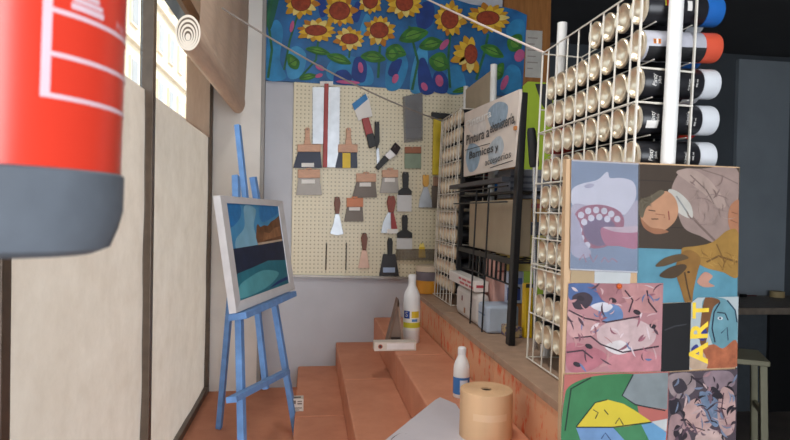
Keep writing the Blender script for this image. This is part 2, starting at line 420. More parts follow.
G().tube([(0, .02, .475), (.03, .05, .49), (.075, .05, .45), (.088, .035, .40), (.084, .04, .33), (.083, .045, .29)], .008).build('hose', M((26, 26, 28), .5), ex, local=True)
G().box((-.110, -.02, .30), (-.066, .02, .34)).lathe([(ER + .001, .31), (ER + .002, .31), (ER + .002, .33), (ER + .001, .33)], n=48).build('wall_bracket', M((60, 60, 62), .4, metal=.6), ex, local=True)

# ------------------------------------------------------------------ back wall: sunflower mural board, pegboard
YM = YB - .028
to_m = lambda x, y: onY(x, y, YM)
P = [(262, 79.5), (262.5, -70), (452, -12), (457, 0), (470, 4), (485, 6.5), (504, 7), (516, 10), (527, 15), (522, 97)]
mu = thing('sunflower_painting', 'wide blue painted board of yellow sunflowers above the pegboard', 'painting', (0.2, YB - .015, 2.3))
g = G().prism([to_m(*p) for p in P], (0, .026, 0)); g.build('panel', M((26, 94, 148), .5, .35, 9), mu)
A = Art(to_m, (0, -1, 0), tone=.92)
bl1, bl2, bl3 = (26, 62, 140), (46, 134, 186), (66, 152, 200)
for pts, c in (
    ([(266, 78), (268, 40), (275, 20), (283, 30), (280, 60), (286, 78)], bl2), ([(266, 20), (270, -10), (280, -10), (276, 12), (270, 30)], (28, 90, 70)),
    ([(288, 77), (286, 55), (296, 46), (306, 54), (304, 70), (298, 78)], bl3), ([(360, 30), (366, 14), (371, 20), (368, 32), (362, 36)], bl3),
    ([(328, 78), (330, 62), (350, 56), (370, 66), (372, 84), (350, 84)], bl2), ([(386, 88), (388, 60), (402, 52), (408, 66), (400, 88)], bl2),
    ([(410, 90), (414, 60), (424, 40), (428, 62), (422, 91)], bl3), ([(446, 92), (448, 70), (460, 66), (466, 86), (462, 94)], bl2),
    ([(416, 16), (424, 2), (434, 6), (432, 24), (420, 30)], bl1), ([(320, 16), (318, -2), (324, -6), (326, 14)], bl1), ([(352, 18), (356, 2), (362, 6), (358, 22)], bl1),
    ([(334, 82), (336, 72), (346, 70), (352, 78), (346, 85)], bl1), ([(352, 78), (354, 60), (361, 57), (367, 66), (364, 82)], bl1), ([(420, 92), (418, 64), (424, 58), (430, 72), (434, 92)], bl1),
    ([(432, 90), (434, 74), (441, 71), (448, 80), (446, 93)], bl1), ([(388, 74), (392, 62), (402, 60), (396, 76)], bl1), ([(500, 90), (508, 66), (520, 70), (519, 94)], bl2), ([(506, 30), (514, 20), (524, 22), (523, 40), (512, 46)], bl2)):
    A.blob(pts, c, var=.25, scale=14)
for pts, w in (([(268, 78), (272, 50), (268, 20), (276, -20)], 2.5), ([(284, 70), (290, 40), (298, 14)], 2), ([(412, 90), (418, 62), (409, 26)], 2.5), ([(349, 58), (350, 48)], 2), ([(378, 78), (380, 46)], 2.5), ([(450, 88), (448, 60), (450, 34)], 2.5), ([(476, 80), (484, 54), (488, 34)], 2.5), ([(300, 78), (316, 60), (318, 42)], 2)):
    A.line(pts, w, (34, 104, 66), var=.3)
for cx, cy, rx, ry, ro_ in ((413, 35, 13, 8, -.3), (431, 44, 11, 7, -.2), (396, 51, 9, 7, .2), (439, 62, 9, 10, .4), (492, 51, 11, 6, .4), (515, 43, 7, 10, .6), (373, 57, 11, 6, .1), (392, 54, 6, 8, 0), (339, 59, 11, 5, .3), (318, 51, 11, 4, .2), (308, 77, 8, 3.5, -.2), (293, 62, 5, 9, -.5), (498, 72, 5, 10, .5), (462, 90, 9, 3, -.2)):
    lf = lambda k_: [(cx + math.cos(ro_) * x_ * rx * k_ - math.sin(ro_) * y_ * ry * k_, cy + math.sin(ro_) * x_ * rx * k_ + math.cos(ro_) * y_ * ry * k_) for x_, y_ in ((-1.15, .1), (-.6, -.75), (.1, -1), (.7, -.55), (1.2, .25), (.6, .8), (0, .95), (-.7, .7))]
    A.shape(spline(lf(1), 3), (52, 118, 40), var=.35, scale=22)
    A.shape(spline(lf(.55), 3), (92, 146, 48), var=.25)
    A.line([(cx - math.cos(ro_) * rx, cy - math.sin(ro_) * rx), (cx + math.cos(ro_) * rx, cy + math.sin(ro_) * rx)], .8, (34, 84, 40))
for cx, cy, rx, ry, ro_ in ((292, 27, 2, 6, .2), (320, 68, 5, 2.5, .5), (319, 76, 4, 2, -.3), (360.5, 68, 2.6, 5.5, -.15), (348, 82.5, 12, 1.8, .06), (439, 81, 4, 6, -.2), (444, 45, 3, 6.5, .7), (519, 56, 5, 6.5, .4), (504, 83, 3, 8, .4), (395, 79, 3, 5, .4), (424, 87, 3, 4.5, -.5)):
    A.shape(ell(cx, cy, rx, ry, 14, ro_), (196, 92, 140), var=.15)
def flower(cx, cy, rx, ry, crx, cry, np, seed, keep=None):
    rnd = random.Random(seed); ph = rnd.random()
    for ring, (sc, cc) in enumerate(((1.0, (206, 150, 24)), (.86, (236, 190, 50)))):
        for i in range(np):
            if keep and i not in keep: continue
            t = 2 * math.pi * (i + ph + ring * .5) / np; l = sc * (.9 + .2 * rnd.random()); w = 1.25 * math.pi / np
            pt = lambda f, dt: (cx + math.cos(t + dt) * rx * f, cy + math.sin(t + dt) * ry * f)
            col = cc if rnd.random() < .7 else ((240, 214, 120) if ring else (190, 120, 24))
            A.shape(spline([pt(.35, -w * .7), pt(.68 * l, -w * .62), pt(l * 1.02, 0), pt(.68 * l, w * .62), pt(.35, w * .7)], 3), col, var=.12, up=(i % 3 == 0))
    A.shape(ell(cx, cy, crx * 1.12, cry * 1.12), (120, 52, 20)); A.shape(ell(cx, cy, crx, cry), (158, 60, 26), var=.3, scale=60)
flower(301, 3, 18, 17, 9, 8, 8, 1); flower(339.5, 11.5, 17, 17, 9.5, 8.5, 8, 2); flower(316, 31, 20, 12.5, 10, 5, 8, 3)
flower(349.5, 39.5, 16, 13, 8, 5, 7, 4); flower(379, 31, 16.5, 15.5, 8.5, 7.5, 8, 5); flower(370, 1, 13, 15, 7, 8, 7, 6); flower(404, 4, 20, 17, 8, 7.5, 8, 7)
flower(449, 20, 16, 18, 8, 9, 8, 8); flower(487, 19, 23, 16, 10.5, 6.5, 9, 9); flower(470, 55, 20, 20, 6, 9, 8, 10, (1, 2, 3, 4, 5))
A.g.build('painted_picture', A.mats, mu)

YG = YB - .022
PEG = [(294, 81), (478, 90), (474, 278.5), (291, 275)]
pg = thing('pegboard', 'cream perforated pegboard hung with scrapers on the back wall', 'pegboard', (.3, YB - .01, 1.1))
G().prism([onY(x, y, YG) for x, y in PEG], (0, .02, 0)).build('board', peg_mat(), pg)
q = [onY(x, y, YG) for x, y in ((291, 274.5), (474, 278), (474, 280), (291, 276.5))]
G().prism(q, (0, -.012, 0)).build('lower_rail', M((150, 144, 136), .4, metal=.5), pg)

# --- tools on the pegboard: outlines in the plane of the board, each with its own thickness and hook
YT = YG - .012
def slab(poly, th, yf=YT): return G().prism([onY(x, y, yf) for x, y in poly], (0, -th, 0))
woodp = M((200, 154, 126), .5, .12, 40, stretch=(1, 1, 6)); navy = M((38, 44, 66), .45, .1); steel = M((166, 169, 173), .40, .12, metal=.8)
grey = M((136, 128, 120), .4, .08, metal=.3); dgrey = M((100, 88, 78), .45, .1, metal=.2); black = M((34, 33, 34), .5); whitel = M((226, 222, 216), .6, .03)
brownw = M((112, 60, 36), .45, .2, 60); redp = M((156, 40, 34), .4); yel = M((224, 190, 50), .5)
def hook(root, px, py):
    G().tube([onY(px, py, YG), onY(px, py, YG - .03), onY(px, py - 1.5, YG - .034)], .0018, 6).build('hook', M((150, 150, 150), .3, metal=.8), root)
def tool(name, lab, cat, anchor, parts, grp='scrapers and trowels hung on the pegboard', hk=True):
    p = onY(*anchor, YT); t = thing(name, lab, cat, p, grp)
    for pn, poly, th, m in parts:
        yf = YT
        if pn in ('sticker',): yf = YT - th_last - .0003; th = .0006
        else: th_last = th
        slab(poly, th, yf).build(pn, m, t, bev=(.0022 if th > .01 else .0006))
    if hk: hook(t, *anchor)
    return t
def rect(x0, y0, x1, y1, sh=0): return [(x0, y0), (x1, y0), (x1 + sh, y1), (x0 + sh, y1)]
def knob(x0, x1, y0, y1):  # rounded scraper grip seen flat on
    c = (x0 + x1) / 2; w = (x1 - x0) / 2
    return [(c - w*.55, y0 + 1.2), (c - w*.25, y0), (c + w*.25, y0), (c + w*.55, y0 + 1.2), (c + w*.5, (y0+y1)/2), (c + w*.75, y1 - 1), (c + w, y1), (c - w, y1), (c - w*.75, y1 - 1), (c - w*.5, (y0+y1)/2)]
st = 'sticker'
tool('drywall_float', 'long steel smoothing float with a red spine, largest tool on the pegboard', 'float', (326, 84), [
    ('blade', rect(312.5, 87, 324.5, 144), .003, steel), ('blade', rect(328, 87, 340, 167.5, -1), .003, steel), ('spine', rect(324.3, 84, 328.6, 167.5, -1.5), .016, redp), ('hanger', rect(320, 81.5, 333, 86), .006, whitel)])
def jap(lab, kx0, kx1, ky0, sx0, sx1, sy0, sy1, bx0, bx1, by1, bm, stick, hm=woodp, sm=whitel):
    return tool('wide_scraper', lab, 'scraper', ((kx0+kx1)/2, ky0 + 2), [('grip', knob(kx0, kx1, ky0, sy0 + .5), .016, hm) if ky0 < sy0 - 3 else ('grip', rect((kx0+kx1)/2 - 3, ky0 - .5, (kx0+kx1)/2 + 3, sy0 + .4), .016, hm),
        ('back', rect(sx0, sy0, sx1, sy1), .014, hm), ('blade', [(sx0 + .5, sy1 - .4), (sx1 - .5, sy1 - .4), (bx1, by1), (bx0, by1)], .004, bm), (st, stick, .001, sm)])
jap('wide navy bladed scraper with pale wooden grip left of the steel float', 303, 312, 128, 297.5, 321, 144.5, 152, 293, 322, 168, navy, rect(301.5, 163, 314, 167))
jap('navy bladed scraper with a yellow sticker right of the steel float', 344, 353, 128, 338, 357.5, 144.5, 152.5, 335, 357.5, 168, navy, rect(342.5, 153, 350.5, 168), sm=yel)
jap('grey bladed scraper with wooden back under the wide navy scraper', 304, 314, 168.5, 298, 320, 169.5, 178, 296, 322, 195, grey, rect(301.5, 179.5, 315, 183.5))
jap('brown grey bladed scraper, wood backed, below the yellow-stickered scraper', 361, 371, 172.5, 356, 376, 173.5, 182, 352, 377, 197.5, dgrey, rect(359.5, 182.5, 371, 186.5))
jap('smaller grey wood-backed scraper between the diagonal brush and black handles', 385, 395, 168.5, 382, 398, 170, 177.5, 379.5, 399, 193, grey, rect(384.5, 178, 395, 182))
jap('small dark bladed scraper with orange wooden back beside the brown handled knife', 350, 359, 197, 346.5, 363, 198, 207, 344, 363.5, 221.5, dgrey, rect(349, 206.5, 360, 210.5), hm=M((196, 122, 84), .5, .1))
tool('carded_scraper', 'red and black scraper on a blue and white backing card', 'scraper', (363, 95), [
    ('card', [(352, 104), (365.5, 93.5), (369, 99.5), (372.5, 116), (358.5, 121)], .002, whitel), (st, [(352, 104), (365.5, 93.5), (368, 99), (354.5, 110.5)], .001, M((40, 120, 178), .5)),
    ('handle', [(361.5, 119), (368.5, 117.5), (373.5, 135), (366, 137)], .014, redp), ('grip', [(366, 135), (373, 133), (377, 146), (369, 148.5)], .016, black)])
tool('putty_knife', 'thin black handled putty knife hanging straight beside the carded scraper', 'putty knife', (376.5, 123), [
    ('handle', [(374.5, 122), (379, 122), (379.5, 142), (376.5, 150), (374.5, 142)], .013, black), ('blade', [(376, 148), (379, 148), (380, 168), (377, 168)], .002, steel)])
tool('flat_brush', 'dark flat brush hanging diagonally in the upper middle of the pegboard', 'brush', (395, 147), [
    ('handle', [(375, 167), (384, 155.5), (389, 160), (378, 170.5)], .012, black), ('ferrule', [(384, 155.5), (390, 149.5), (396, 155.5), (389, 160)], .014, M((190, 184, 180), .4, metal=.4)), ('bristles', [(390, 149.5), (395, 142.5), (400.5, 148), (396, 155.5)], .016, M((52, 44, 46), .8, .2, 90))])
tool('plastic_bag_pack', 'grey plastic bagged blades hanging near the top right of the pegboard', 'packet', (412, 95), [
    ('contents', [(405, 97), (421.5, 94), (421, 138), (406, 139)], .006, M((128, 126, 126), .3, .15, 14)), ('bag', [(402.5, 97), (422.5, 92.5), (422.5, 141), (404, 143)], .009, glass_mat('clear_bag', (222, 222, 222), .12, .12))])
tool('rubber_scraper', 'brown and green grey flat scraper below the plastic bag', 'scraper', (412, 148), [
    ('grip', rect(404.5, 147, 421, 153.5), .012, M((150, 92, 62), .5)), ('blade', rect(404.5, 153, 421, 168.5), .005, M((128, 142, 120), .5))])
tool('floor_squeegee', 'yellow stick tool with a black crosspiece at the right of the pegboard', 'scraper', (440, 114), [
    ('handle', rect(433, 119, 441, 175, -1), .014, M((206, 180, 40), .5)), ('crosspiece', [(431, 112.5), (452, 114.5), (452, 120.5), (431, 118.5)], .02, black)])
def blackh(lab, hx0, hx1, hy0, hy1, sx0, sx1, sy1, bx0, bx1, by1, bm):
    c0 = (hx0 + hx1) / 2
    return tool('filling_knife', lab, 'filling knife', (c0, hy0 + 1.5), [('handle', [(hx0 + .8, hy0), (hx1 - .8, hy0), (hx1, hy0 + 3), (hx1 - .6, hy1), (hx0 + .6, hy1), (hx0, hy0 + 3)], .015, black),
        ('shoulder', [(hx0, hy1 - 1), (hx1, hy1 - 1), (sx1, hy1 + 2), (sx1, sy1), (sx0, sy1), (sx0, hy1 + 2)], .012, black), ('blade', rect(bx0, sy1 - .4, bx1, by1), .004, bm)])
whp = M((206, 204, 202), .4, .05)
blackh('black handled filling knife with white blade, upper of two alike', 402, 408.5, 172, 189, 398, 411.5, 195, 397, 411.5, 211.5, whp)
blackh('black handled filling knife with white blade, lower, above the black trowel', 401.5, 407.5, 215, 231, 397, 412, 238, 396.5, 412, 249.5, whp)
tool('plaster_trowel', 'all black spatula with a pale blue sticker at the pegboard bottom', 'spatula', (389.5, 239), [
    ('handle', [(388, 238), (391.5, 238), (392.5, 242), (392, 255), (387.5, 255), (387, 242)], .015, black), ('blade', [(383, 254), (395.5, 254), (399, 276), (379, 276)], .004, M((48, 46, 48), .45)), (st, rect(383, 267.5, 395, 272.5), .001, M((158, 178, 206), .6))])
def leafk(name, lab, hp, hm, bp_, bm, anchor, extra=()):
    return tool(name, lab, 'trowel', anchor, [('handle', hp, .016, hm), ('blade', bp_, .004, bm)] + list(extra))
leafk('pointing_trowel', 'yellow wooden handled pointing trowel at the right of the pegboard', [(422.5, 175), (428.5, 175), (428.5, 184), (427, 187), (424, 187), (422.5, 184)], M((214, 160, 70), .5), [(424, 186), (427, 186), (431.5, 200), (432, 207.5), (418.5, 207.5), (419.5, 199)], steel, (425.5, 176))
tool('wide_scraper', 'grey brown scraper half hidden behind the far can rack', 'scraper', (437, 178), [('grip', rect(433, 177, 441, 186), .014, M((150, 116, 92), .5)), ('blade', rect(431.5, 185.5, 442, 208), .004, dgrey)])
leafk('putty_knife', 'brown wooden handled putty knife with a shiny blade left of centre', [(335, 197), (339.5, 197), (340.5, 203), (339, 214), (335.5, 214), (334, 203)], brownw, [(335.5, 213), (339, 213), (341, 223), (343.5, 234), (337, 235.5), (330, 233.5), (333.5, 223)], steel, (337.3, 198))
leafk('pointing_trowel', 'red brown handled trowel with steel and red blade in mid pegboard', [(388, 196), (394, 196), (395.5, 202), (393.5, 212.5), (388.5, 212.5), (386.5, 202)], M((134, 56, 36), .45, .2, 60), [(388, 212), (390.5, 212), (391, 233), (381, 233), (383, 222)], steel, (391, 197), [('red_side', [(390.8, 212), (393.5, 212), (398, 232), (391.2, 233)], .005, redp), ('tag', rect(387, 229, 398, 233.5), .007, whitel)])
leafk('putty_knife', 'brown handled putty knife with a pinkish blade near the pegboard bottom', [(362.5, 233), (366, 233), (367.5, 238), (366, 250), (362.5, 250), (361, 238)], brownw, [(362, 249.5), (366.5, 249.5), (369.5, 268), (358, 268)], M((196, 160, 140), .4, metal=.2), (364.3, 234))
for x, lab in ((326.5, 'thin dark steel rod hanging low on the pegboard nearest the easel'), (346.5, 'thin dark steel rod hanging low on the pegboard beside the pinkish putty knife')):
    p = onY(x, 246, YT); t = thing('steel_rod', lab, 'rod', p, 'thin rods on the pegboard')
    G().tube([onY(x, 243, YT), onY(x - .6, 270, YT)], .003, 6).build('rod', M((70, 66, 62), .4, metal=.6), t); hook(t, x, 244)
tool('hanging_packet', 'small yellow packet hanging above the paint jar', 'packet', (421.5, 244), [('pouch', [(419, 247), (424.5, 247), (425.5, 257.5), (418.5, 257.5)], .008, yel), ('header', [(420, 243), (423.5, 243), (424.5, 247.2), (419, 247.2)], .003, M((236, 216, 120), .5))])
p = onY(416, 255, YG - .03); tag(G().box((onY(396, 255, YG).x, YG - .03, p.z - .028), (onY(440, 255, YG).x, YG - .001, p.z + .03)).build('clear_display_tray', glass_mat('clear_plastic', (214, 208, 190), .08, .10)), 'clear plastic tray fixed low on the pegboard above the jar', 'tray')
# pillar hooks
for py, lab in ((55, 'upper small rusty hook on the white pillar edge'), (127, 'lower small rusty hook on the white pillar edge')):
    c = onX(264, py, -.243); tag(G().box((-.2475, c.y - .012, c.z - .03), (-.240, c.y + .008, c.z + .03)).tube([c, c + V((.02, 0, -.005)), c + V((.022, 0, .012))], .003, 6).build('wall_hook', M((120, 104, 80), .5, .3, 50, metal=.4)), lab, 'hook', 'hooks on the pillar')

# ------------------------------------------------------------------ easel with seascape
blue = M((104, 146, 200), .5, .12, 30, .1)
es = thing('easel', 'pale blue wooden artist easel standing on the orange platform', 'easel', (-.18, 2.25, ZP))
BLc, BRc = onY(236.5, 313, 1.93), onY(295, 289, 2.55)
TLc = onY(217.5, 195, 1.93)
uvec = BRc - BLc; W = uvec.length; uh = uvec.normalized(); vv = TLc - BLc; vv = vv - uh * vv.dot(uh); Hh = vv.length; vh = vv.normalized(); nh = uh.cross(vh)   # nh faces the shop
def bar(nm, p, q, w=.028, d=.022, par=es): return G().bar(p, q, w, d, side=uh).build(nm, blue, par, bev=.002)
back = -nh * .036
def legline(pt_top, pt_bot): return pt_top, pt_bot
def behind(px, py, off):      # point of the plane just behind the canvas
    return on(px, py, BLc + back + off, nh)
def down_to(p, q, z):         # extend p->q to height z
    p, q = V(p), V(q); return p + (q - p) * ((z - p.z) / (q.z - p.z))
z0 = V((0, 0, 0))
L1, L2 = behind(236, 176, z0), behind(242, 440, z0); L2 = down_to(L1, L2, ZP + .004); bar('leg', L1, L2)
R1, R2 = behind(253, 177, z0), behind(291, 402, z0); R2 = down_to(R1, R2, ZP + .004); bar('leg', R1, R2)
MT, MB = behind(237.5, 125, -nh * .024), behind(266, 389, -nh * .024); bar('mast', MT, MB, .024, .02)
bar('crossbar', behind(231, 400, nh * .023), behind(286, 372, nh * .023), .018, .034)
hinge = MT + (MB - MT) * .28
foot = onZ(219, 428, ZP + .004); bar('leg', hinge - nh * .024, foot, .024, .022)
led0, led1 = BLc - uh * .0 - vh * .014, BLc + uh * W - vh * .014
G().bar(led0 + uh * .02 - nh * .008, led1 - uh * .06 - nh * .008, .062, .022, side=nh).build('ledge', blue, es, bev=.002)
pt = thing('seascape_painting', 'seascape canvas in a white frame resting on the blue easel', 'painting', BLc)
pl = lambda s_, t_, d=0: BLc + uh * (W * s_) + vh * (Hh * t_) + nh * d
ml, mr, mt, mb_ = .085, .075, .06, .085
white_f = M((206, 204, 206), .25, .05, 20)
g = G()
for a_, b_, c_, d_ in (((0, 0), (1, 0), (1 - mr, mb_), (ml, mb_)), ((1, 0), (1, 1), (1 - mr, 1 - mt), (1 - mr, mb_)), ((1, 1), (0, 1), (ml, 1 - mt), (1 - mr, 1 - mt)), ((0, 1), (0, 0), (ml, mb_), (ml, 1 - mt))):
    g.prism([pl(*a_), pl(*b_), pl(*c_, -.004), pl(*d_, -.004)], -nh * .024)
g.build('frame', white_f, pt)
iw = lambda s_, t_: pl(ml + (1 - ml - mr) * s_, mb_ + (1 - mt - mb_) * t_, -.0085)
A = Art(iw, nh)
A.shape([(0, 0), (1, 0), (1, 1), (0, 1)], (70, 140, 184), var=.25, scale=7)
A.blob([(.1, .5), (.45, .52), (.42, .75), (.5, .95), (.3, .98), (.25, .75), (.08, .62)], (124, 172, 196), var=.2, scale=8)
A.blob([(.0, .75), (.2, .85), (.22, .99), (.02, .99)], (40, 112, 170)); A.blob([(.6, .8), (.95, .9), (.98, .99), (.6, .99)], (46, 120, 180))
A.shape([(0, .0), (1, .0), (1, .55), (0, .53)], (28, 40, 66), var=.2)
A.shape([(0, 0), (1, 0), (1, .30), (.6, .34), (.3, .30), (0, .27)], (34, 112, 130), var=.25, scale=10)
A.blob([(.02, .02), (.5, .04), (.8, .16), (.5, .24), (.2, .2), (.03, .14)], (84, 158, 168), var=.2, scale=12)
A.shape([(.55, .02), (.99, .05), (.99, .09), (.75, .07)], (22, 46, 110))
A.shape([(.45, .54), (.43, .62), (.47, .75), (.5, .78), (.54, .74), (.62, .76), (.7, .75), (.78, .80), (.88, .83), (.99, .88), (.99, .55)], (112, 74, 48), var=.35, scale=24)
A.shape([(.56, .58), (.6, .68), (.72, .66), (.82, .72), (.97, .74), (.97, .62), (.8, .60)], (150, 104, 70), var=.3, scale=30)
A.shape([(.45, .535), (.99, .55), (.99, .575), (.45, .56)], (190, 170, 150))
A.g.build('picture', A.mats, pt)
G().prism([iw(0, 0), iw(1, 0), iw(1, 1), iw(0, 1)], -nh * .004).build('backing', M((150, 130, 100), .8), pt)

# ------------------------------------------------------------------ things on the steps
def bottle(name, lab, c, prof, caps, labels, cat='bottle'):
    t = thing(name, lab, cat, c)
    G().lathe(prof, c, n=36).build('body', M((232, 230, 228), .3, .03, 8), t)
    for nm, pr, m in caps: G().lathe(pr, c, n=28).build(nm, m, t)
    for nm, rr, za, zb_, a0, a1, m in labels: G().lathe([(rr, za), (rr, zb_)], c, n=16, a0=a0, a1=a1).build(nm, m, t)
    return t
c = onZ(411, 342, ZS[2] + .001)
bt = bottle('glue_bottle', 'tall white bottle with blue and yellow label on the top step', c,
    [(0, 0), (.034, 0), (.0365, .004), (.0365, .165), (.035, .175), (.0352, .19), (.031, .21), (.022, .228), (.016, .24), (.015, .262)],
    [('cap', [(.0165, .258), (.0165, .284), (.014, .287), (0, .287)], M((226, 224, 222), .4, .03))],
    [('label', .0369, .055, .137, -3.1, -.35, M((238, 236, 225), .5, .03)), ('label_stripe', .0371, .066, .088, -2.9, -.40, M((214, 206, 60), .5)),
     ('label_mark', .0371, .105, .137, -2.75, -1.95, M((34, 70, 150), .4)), ('label_mark', .0371, .108, .135, -1.75, -.8, M((226, 196, 60), .4)), ('label_mark', .0371, .092, .103, -1.7, -1.0, M((90, 140, 200), .4))])
g = G(); letters(g, 'S', None, None, None, .03, fn=lambda x, y: V(c) + V((.0374 * math.cos(-2.35 + x/.037), .0374 * math.sin(-2.35 + x/.037), .121 + y))); g.build('lettering', whitel, bt)
c2 = onZ(461, 396.5, ZS[2] + .001)
bt2 = bottle('paint_bottle', 'small white bottle with blue label behind the brown paper roll', c2,
    [(0, 0), (.023, 0), (.0245, .003), (.0245, .085), (.0235, .095), (.019, .108), (.0125, .122), (.0115, .13)],
    [('nozzle_cap', [(.0125, .128), (.0125, .146), (.009, .15), (0, .151)], M((226, 224, 224), .4, .03))],
    [('label', .0248, .012, .062, -3.4, -.3, M((64, 120, 186), .5, .1)), ('label_mark', .025, .020, .055, -2.0, -1.0, M((214, 226, 238), .5))])
# long white box with sticker, on the step edge
pb = onZ(394, 351, ZS[2] + .0008); bx0 = onZ(374, 351, ZS[2]).x
wb = thing('carton_box', 'long low white box with a red dot across the top step edge', 'box', pb)
G().box((bx0, pb.y, ZS[2] + .0008), (bx0 + .168, pb.y + .05, ZS[2] + .036)).build('carton', M((214, 202, 190), .6, .04), wb, bev=.002)
g = G(); zc = ZS[2] + .019
g.add([V((bx0 + .024, pb.y - .0006, zc)) + V((.009 * math.cos(t), 0, .009 * math.sin(t))) for t in [2*math.pi*i/16 for i in range(16)]], [tuple(range(16))], 0)
g.add([V((bx0 + .024, pb.y - .0008, zc)) + V((.005 * math.cos(t), 0, .005 * math.sin(t))) for t in [2*math.pi*i/16 for i in range(16)]], [tuple(range(16))], 1)
g.add([(bx0 + .05, pb.y - .0006, zc - .012), (bx0 + .16, pb.y - .0006, zc - .012), (bx0 + .16, pb.y - .0006, zc + .012), (bx0 + .05, pb.y - .0006, zc + .012)], [(0, 1, 2, 3)], 2)
g.build('sticker', [M((176, 80, 54), .5), M((60, 50, 50), .5), M((232, 226, 224), .5)], wb)
# dark folded tent of card behind it
yb = pb.y + .08
def pz(x, y): return onY(x, y, yb)
tw = thing('tent_card', 'dark brown folded triangular card standing beside the tall white bottle', 'card', pz(396, 338))
zb0 = ZS[2] + .001
ap = pz(398.5, 299); l0 = pz(386.5, 338); r0 = pz(405, 338); l0.z = r0.z = zb0
g = G(); dv = V((0, .07, 0))
g.prism([l0, ap, ap + V((.004, 0, -.02)), l0 + V((.009, 0, 0))], dv); g.build('folded_side', M((120, 92, 74), .5, .1), tw)
G().prism([r0, ap, ap + V((-.004, 0, -.02)), r0 - V((.009, 0, 0))], dv).build('folded_side', M((150, 124, 106), .5, .1), tw)
G().prism([l0 + V((.011, .012, 0)), r0 + V((-.011, .012, 0)), ap + V((.001, .012, -.03))], (0, .004, 0)).build('inner_panel', M((134, 112, 98), .5, .1), tw)
G().box((l0.x + .019, yb + .001, zb0), (r0.x - .019, yb + .011, zb0 + .037)).build('dark_insert', M((62, 48, 42), .5), tw, bev=.002)
# small box on the first step
pa = onZ(297, 411.5, ZS[0] + .001)
sb = thing('small_box', 'little pale printed box on the lowest step by the easel leg', 'box', pa)
s0 = pa.x - .027
G().box((s0, pa.y, pa.z), (s0 + .052, pa.y + .045, pa.z + .05)).build('carton', M((216, 206, 196), .6, .04), sb, bev=.0015)
g = G()
for i, (x0, x1, za, zb_) in enumerate(((.006, .022, .03, .044), (.028, .046, .028, .034), (.028, .046, .038, .042), (.006, .046, .012, .016), (.01, .036, .005, .008))):
    g.add([(s0 + x0, pa.y - .0006, pa.z + za), (s0 + x1, pa.y - .0006, pa.z + za), (s0 + x1, pa.y - .0006, pa.z + zb_), (s0 + x0, pa.y - .0006, pa.z + zb_)], [(0, 1, 2, 3)])
g.add([(s0 + .008, pa.y + .008, pa.z + .0506), (s0 + .042, pa.y + .012, pa.z + .0506), (s0 + .04, pa.y + .03, pa.z + .0506), (s0 + .01, pa.y + .028, pa.z + .0506)], [(0, 1, 2, 3)])
g.build('print', M((122, 108, 100), .6), sb)
# brown paper roll
rc = V((.4455, 1.44, ZS[2] + .001)); rt = H - .439 - rc.z; RR = .065
kr = thing('paper_roll', 'roll of brown kraft paper standing on end at the picture bottom', 'paper roll', rc)
kraft = M((214, 174, 134), .65, .06, 30, stretch=(1, 1, .2))
G().lathe([(RR - .001, 0), (RR, .001), (RR, rt - .001), (RR - .001, rt)] + [q for i in range(9) for q in ((RR - .003 - i*.005, rt), (RR - .0035 - i*.005, rt - .0008), (RR - .0045 - i*.005, rt))] + [(.0135, rt), (.0125, rt - .03), (.0125, 0), (RR - .001, 0)], rc, n=72).build('rolled_paper', kraft, kr)
G().lathe([(.0124, .002), (.0124, rt - .003), (.010, rt - .003), (.010, .002)], rc, n=24).build('core', M((104, 82, 62), .8), kr)
G().lathe([(RR + .0005, rt - .062), (RR + .0005, rt - .045)], rc, a0=-2.35, a1=-1.0, n=20).build('tape_strip', M((220, 184, 146), .35, .05), kr)
# loose sheet / board
shp = [(384, 441), (435, 400), (440, 397.2), (447, 400), (456, 404), (500, 470), (470, 530), (330, 500)]
z_ = ZS[2] + .0015
spts = [onZ(x, y, z_) for x, y in shp]
sh = thing('plastic_sheet', 'pale grey sheet lying under the brown paper roll', 'sheet', spts[2])
g = G(); g.prism([p for p in spts], (0, 0, -.0012)); g.build('sheet', M((196, 190, 196), .4, .05, 10), sh)
g = G(); arc = [onZ(392 + 17 * t, 438 - 5 * math.sin(math.pi * t * .8) , z_ + .0004) for t in [i / 8 for i in range(9)]]; arc2 = [onZ(390 + 22 * t, 441 - 8 * math.sin(math.pi * t * .85), z_ + .0004) for t in [i / 8 for i in range(9)]]
g.add(arc + arc2[::-1], [(i, i + 1, 16 - i, 17 - i) for i in range(8)]); g.build('printed_mark', M((30, 28, 30), .5), sh)

# ------------------------------------------------------------------ jar at the far end of the counter wall
jc = V((onY(428, 280, 2.985).x, 2.985, ZW + .001))
jr = thing('paint_jar', 'amber paint jar with grey band and cream lid on the counter end', 'jar', jc)
R_ = .062
G().lathe([(0, 0), (R_ - .006, 0), (R_ - .002, .004), (R_ - .002, .068), (R_ - .004, .07)], jc, n=36).build('contents', M((206, 140, 40), .35, .1), jr)
G().lathe([(R_ - .001, .066), (R_, .07), (R_, .108), (R_ - .002, .11)], jc, n=36).build('band', M((112, 104, 112), .4, .1), jr)
G().lathe([(R_ - .003, .11), (R_ + .002, .112), (R_ + .002, .136), (R_ - .004, .14), (0, .142)], jc, n=36).build('lid', M((206, 190, 168), .5, .05), jr)

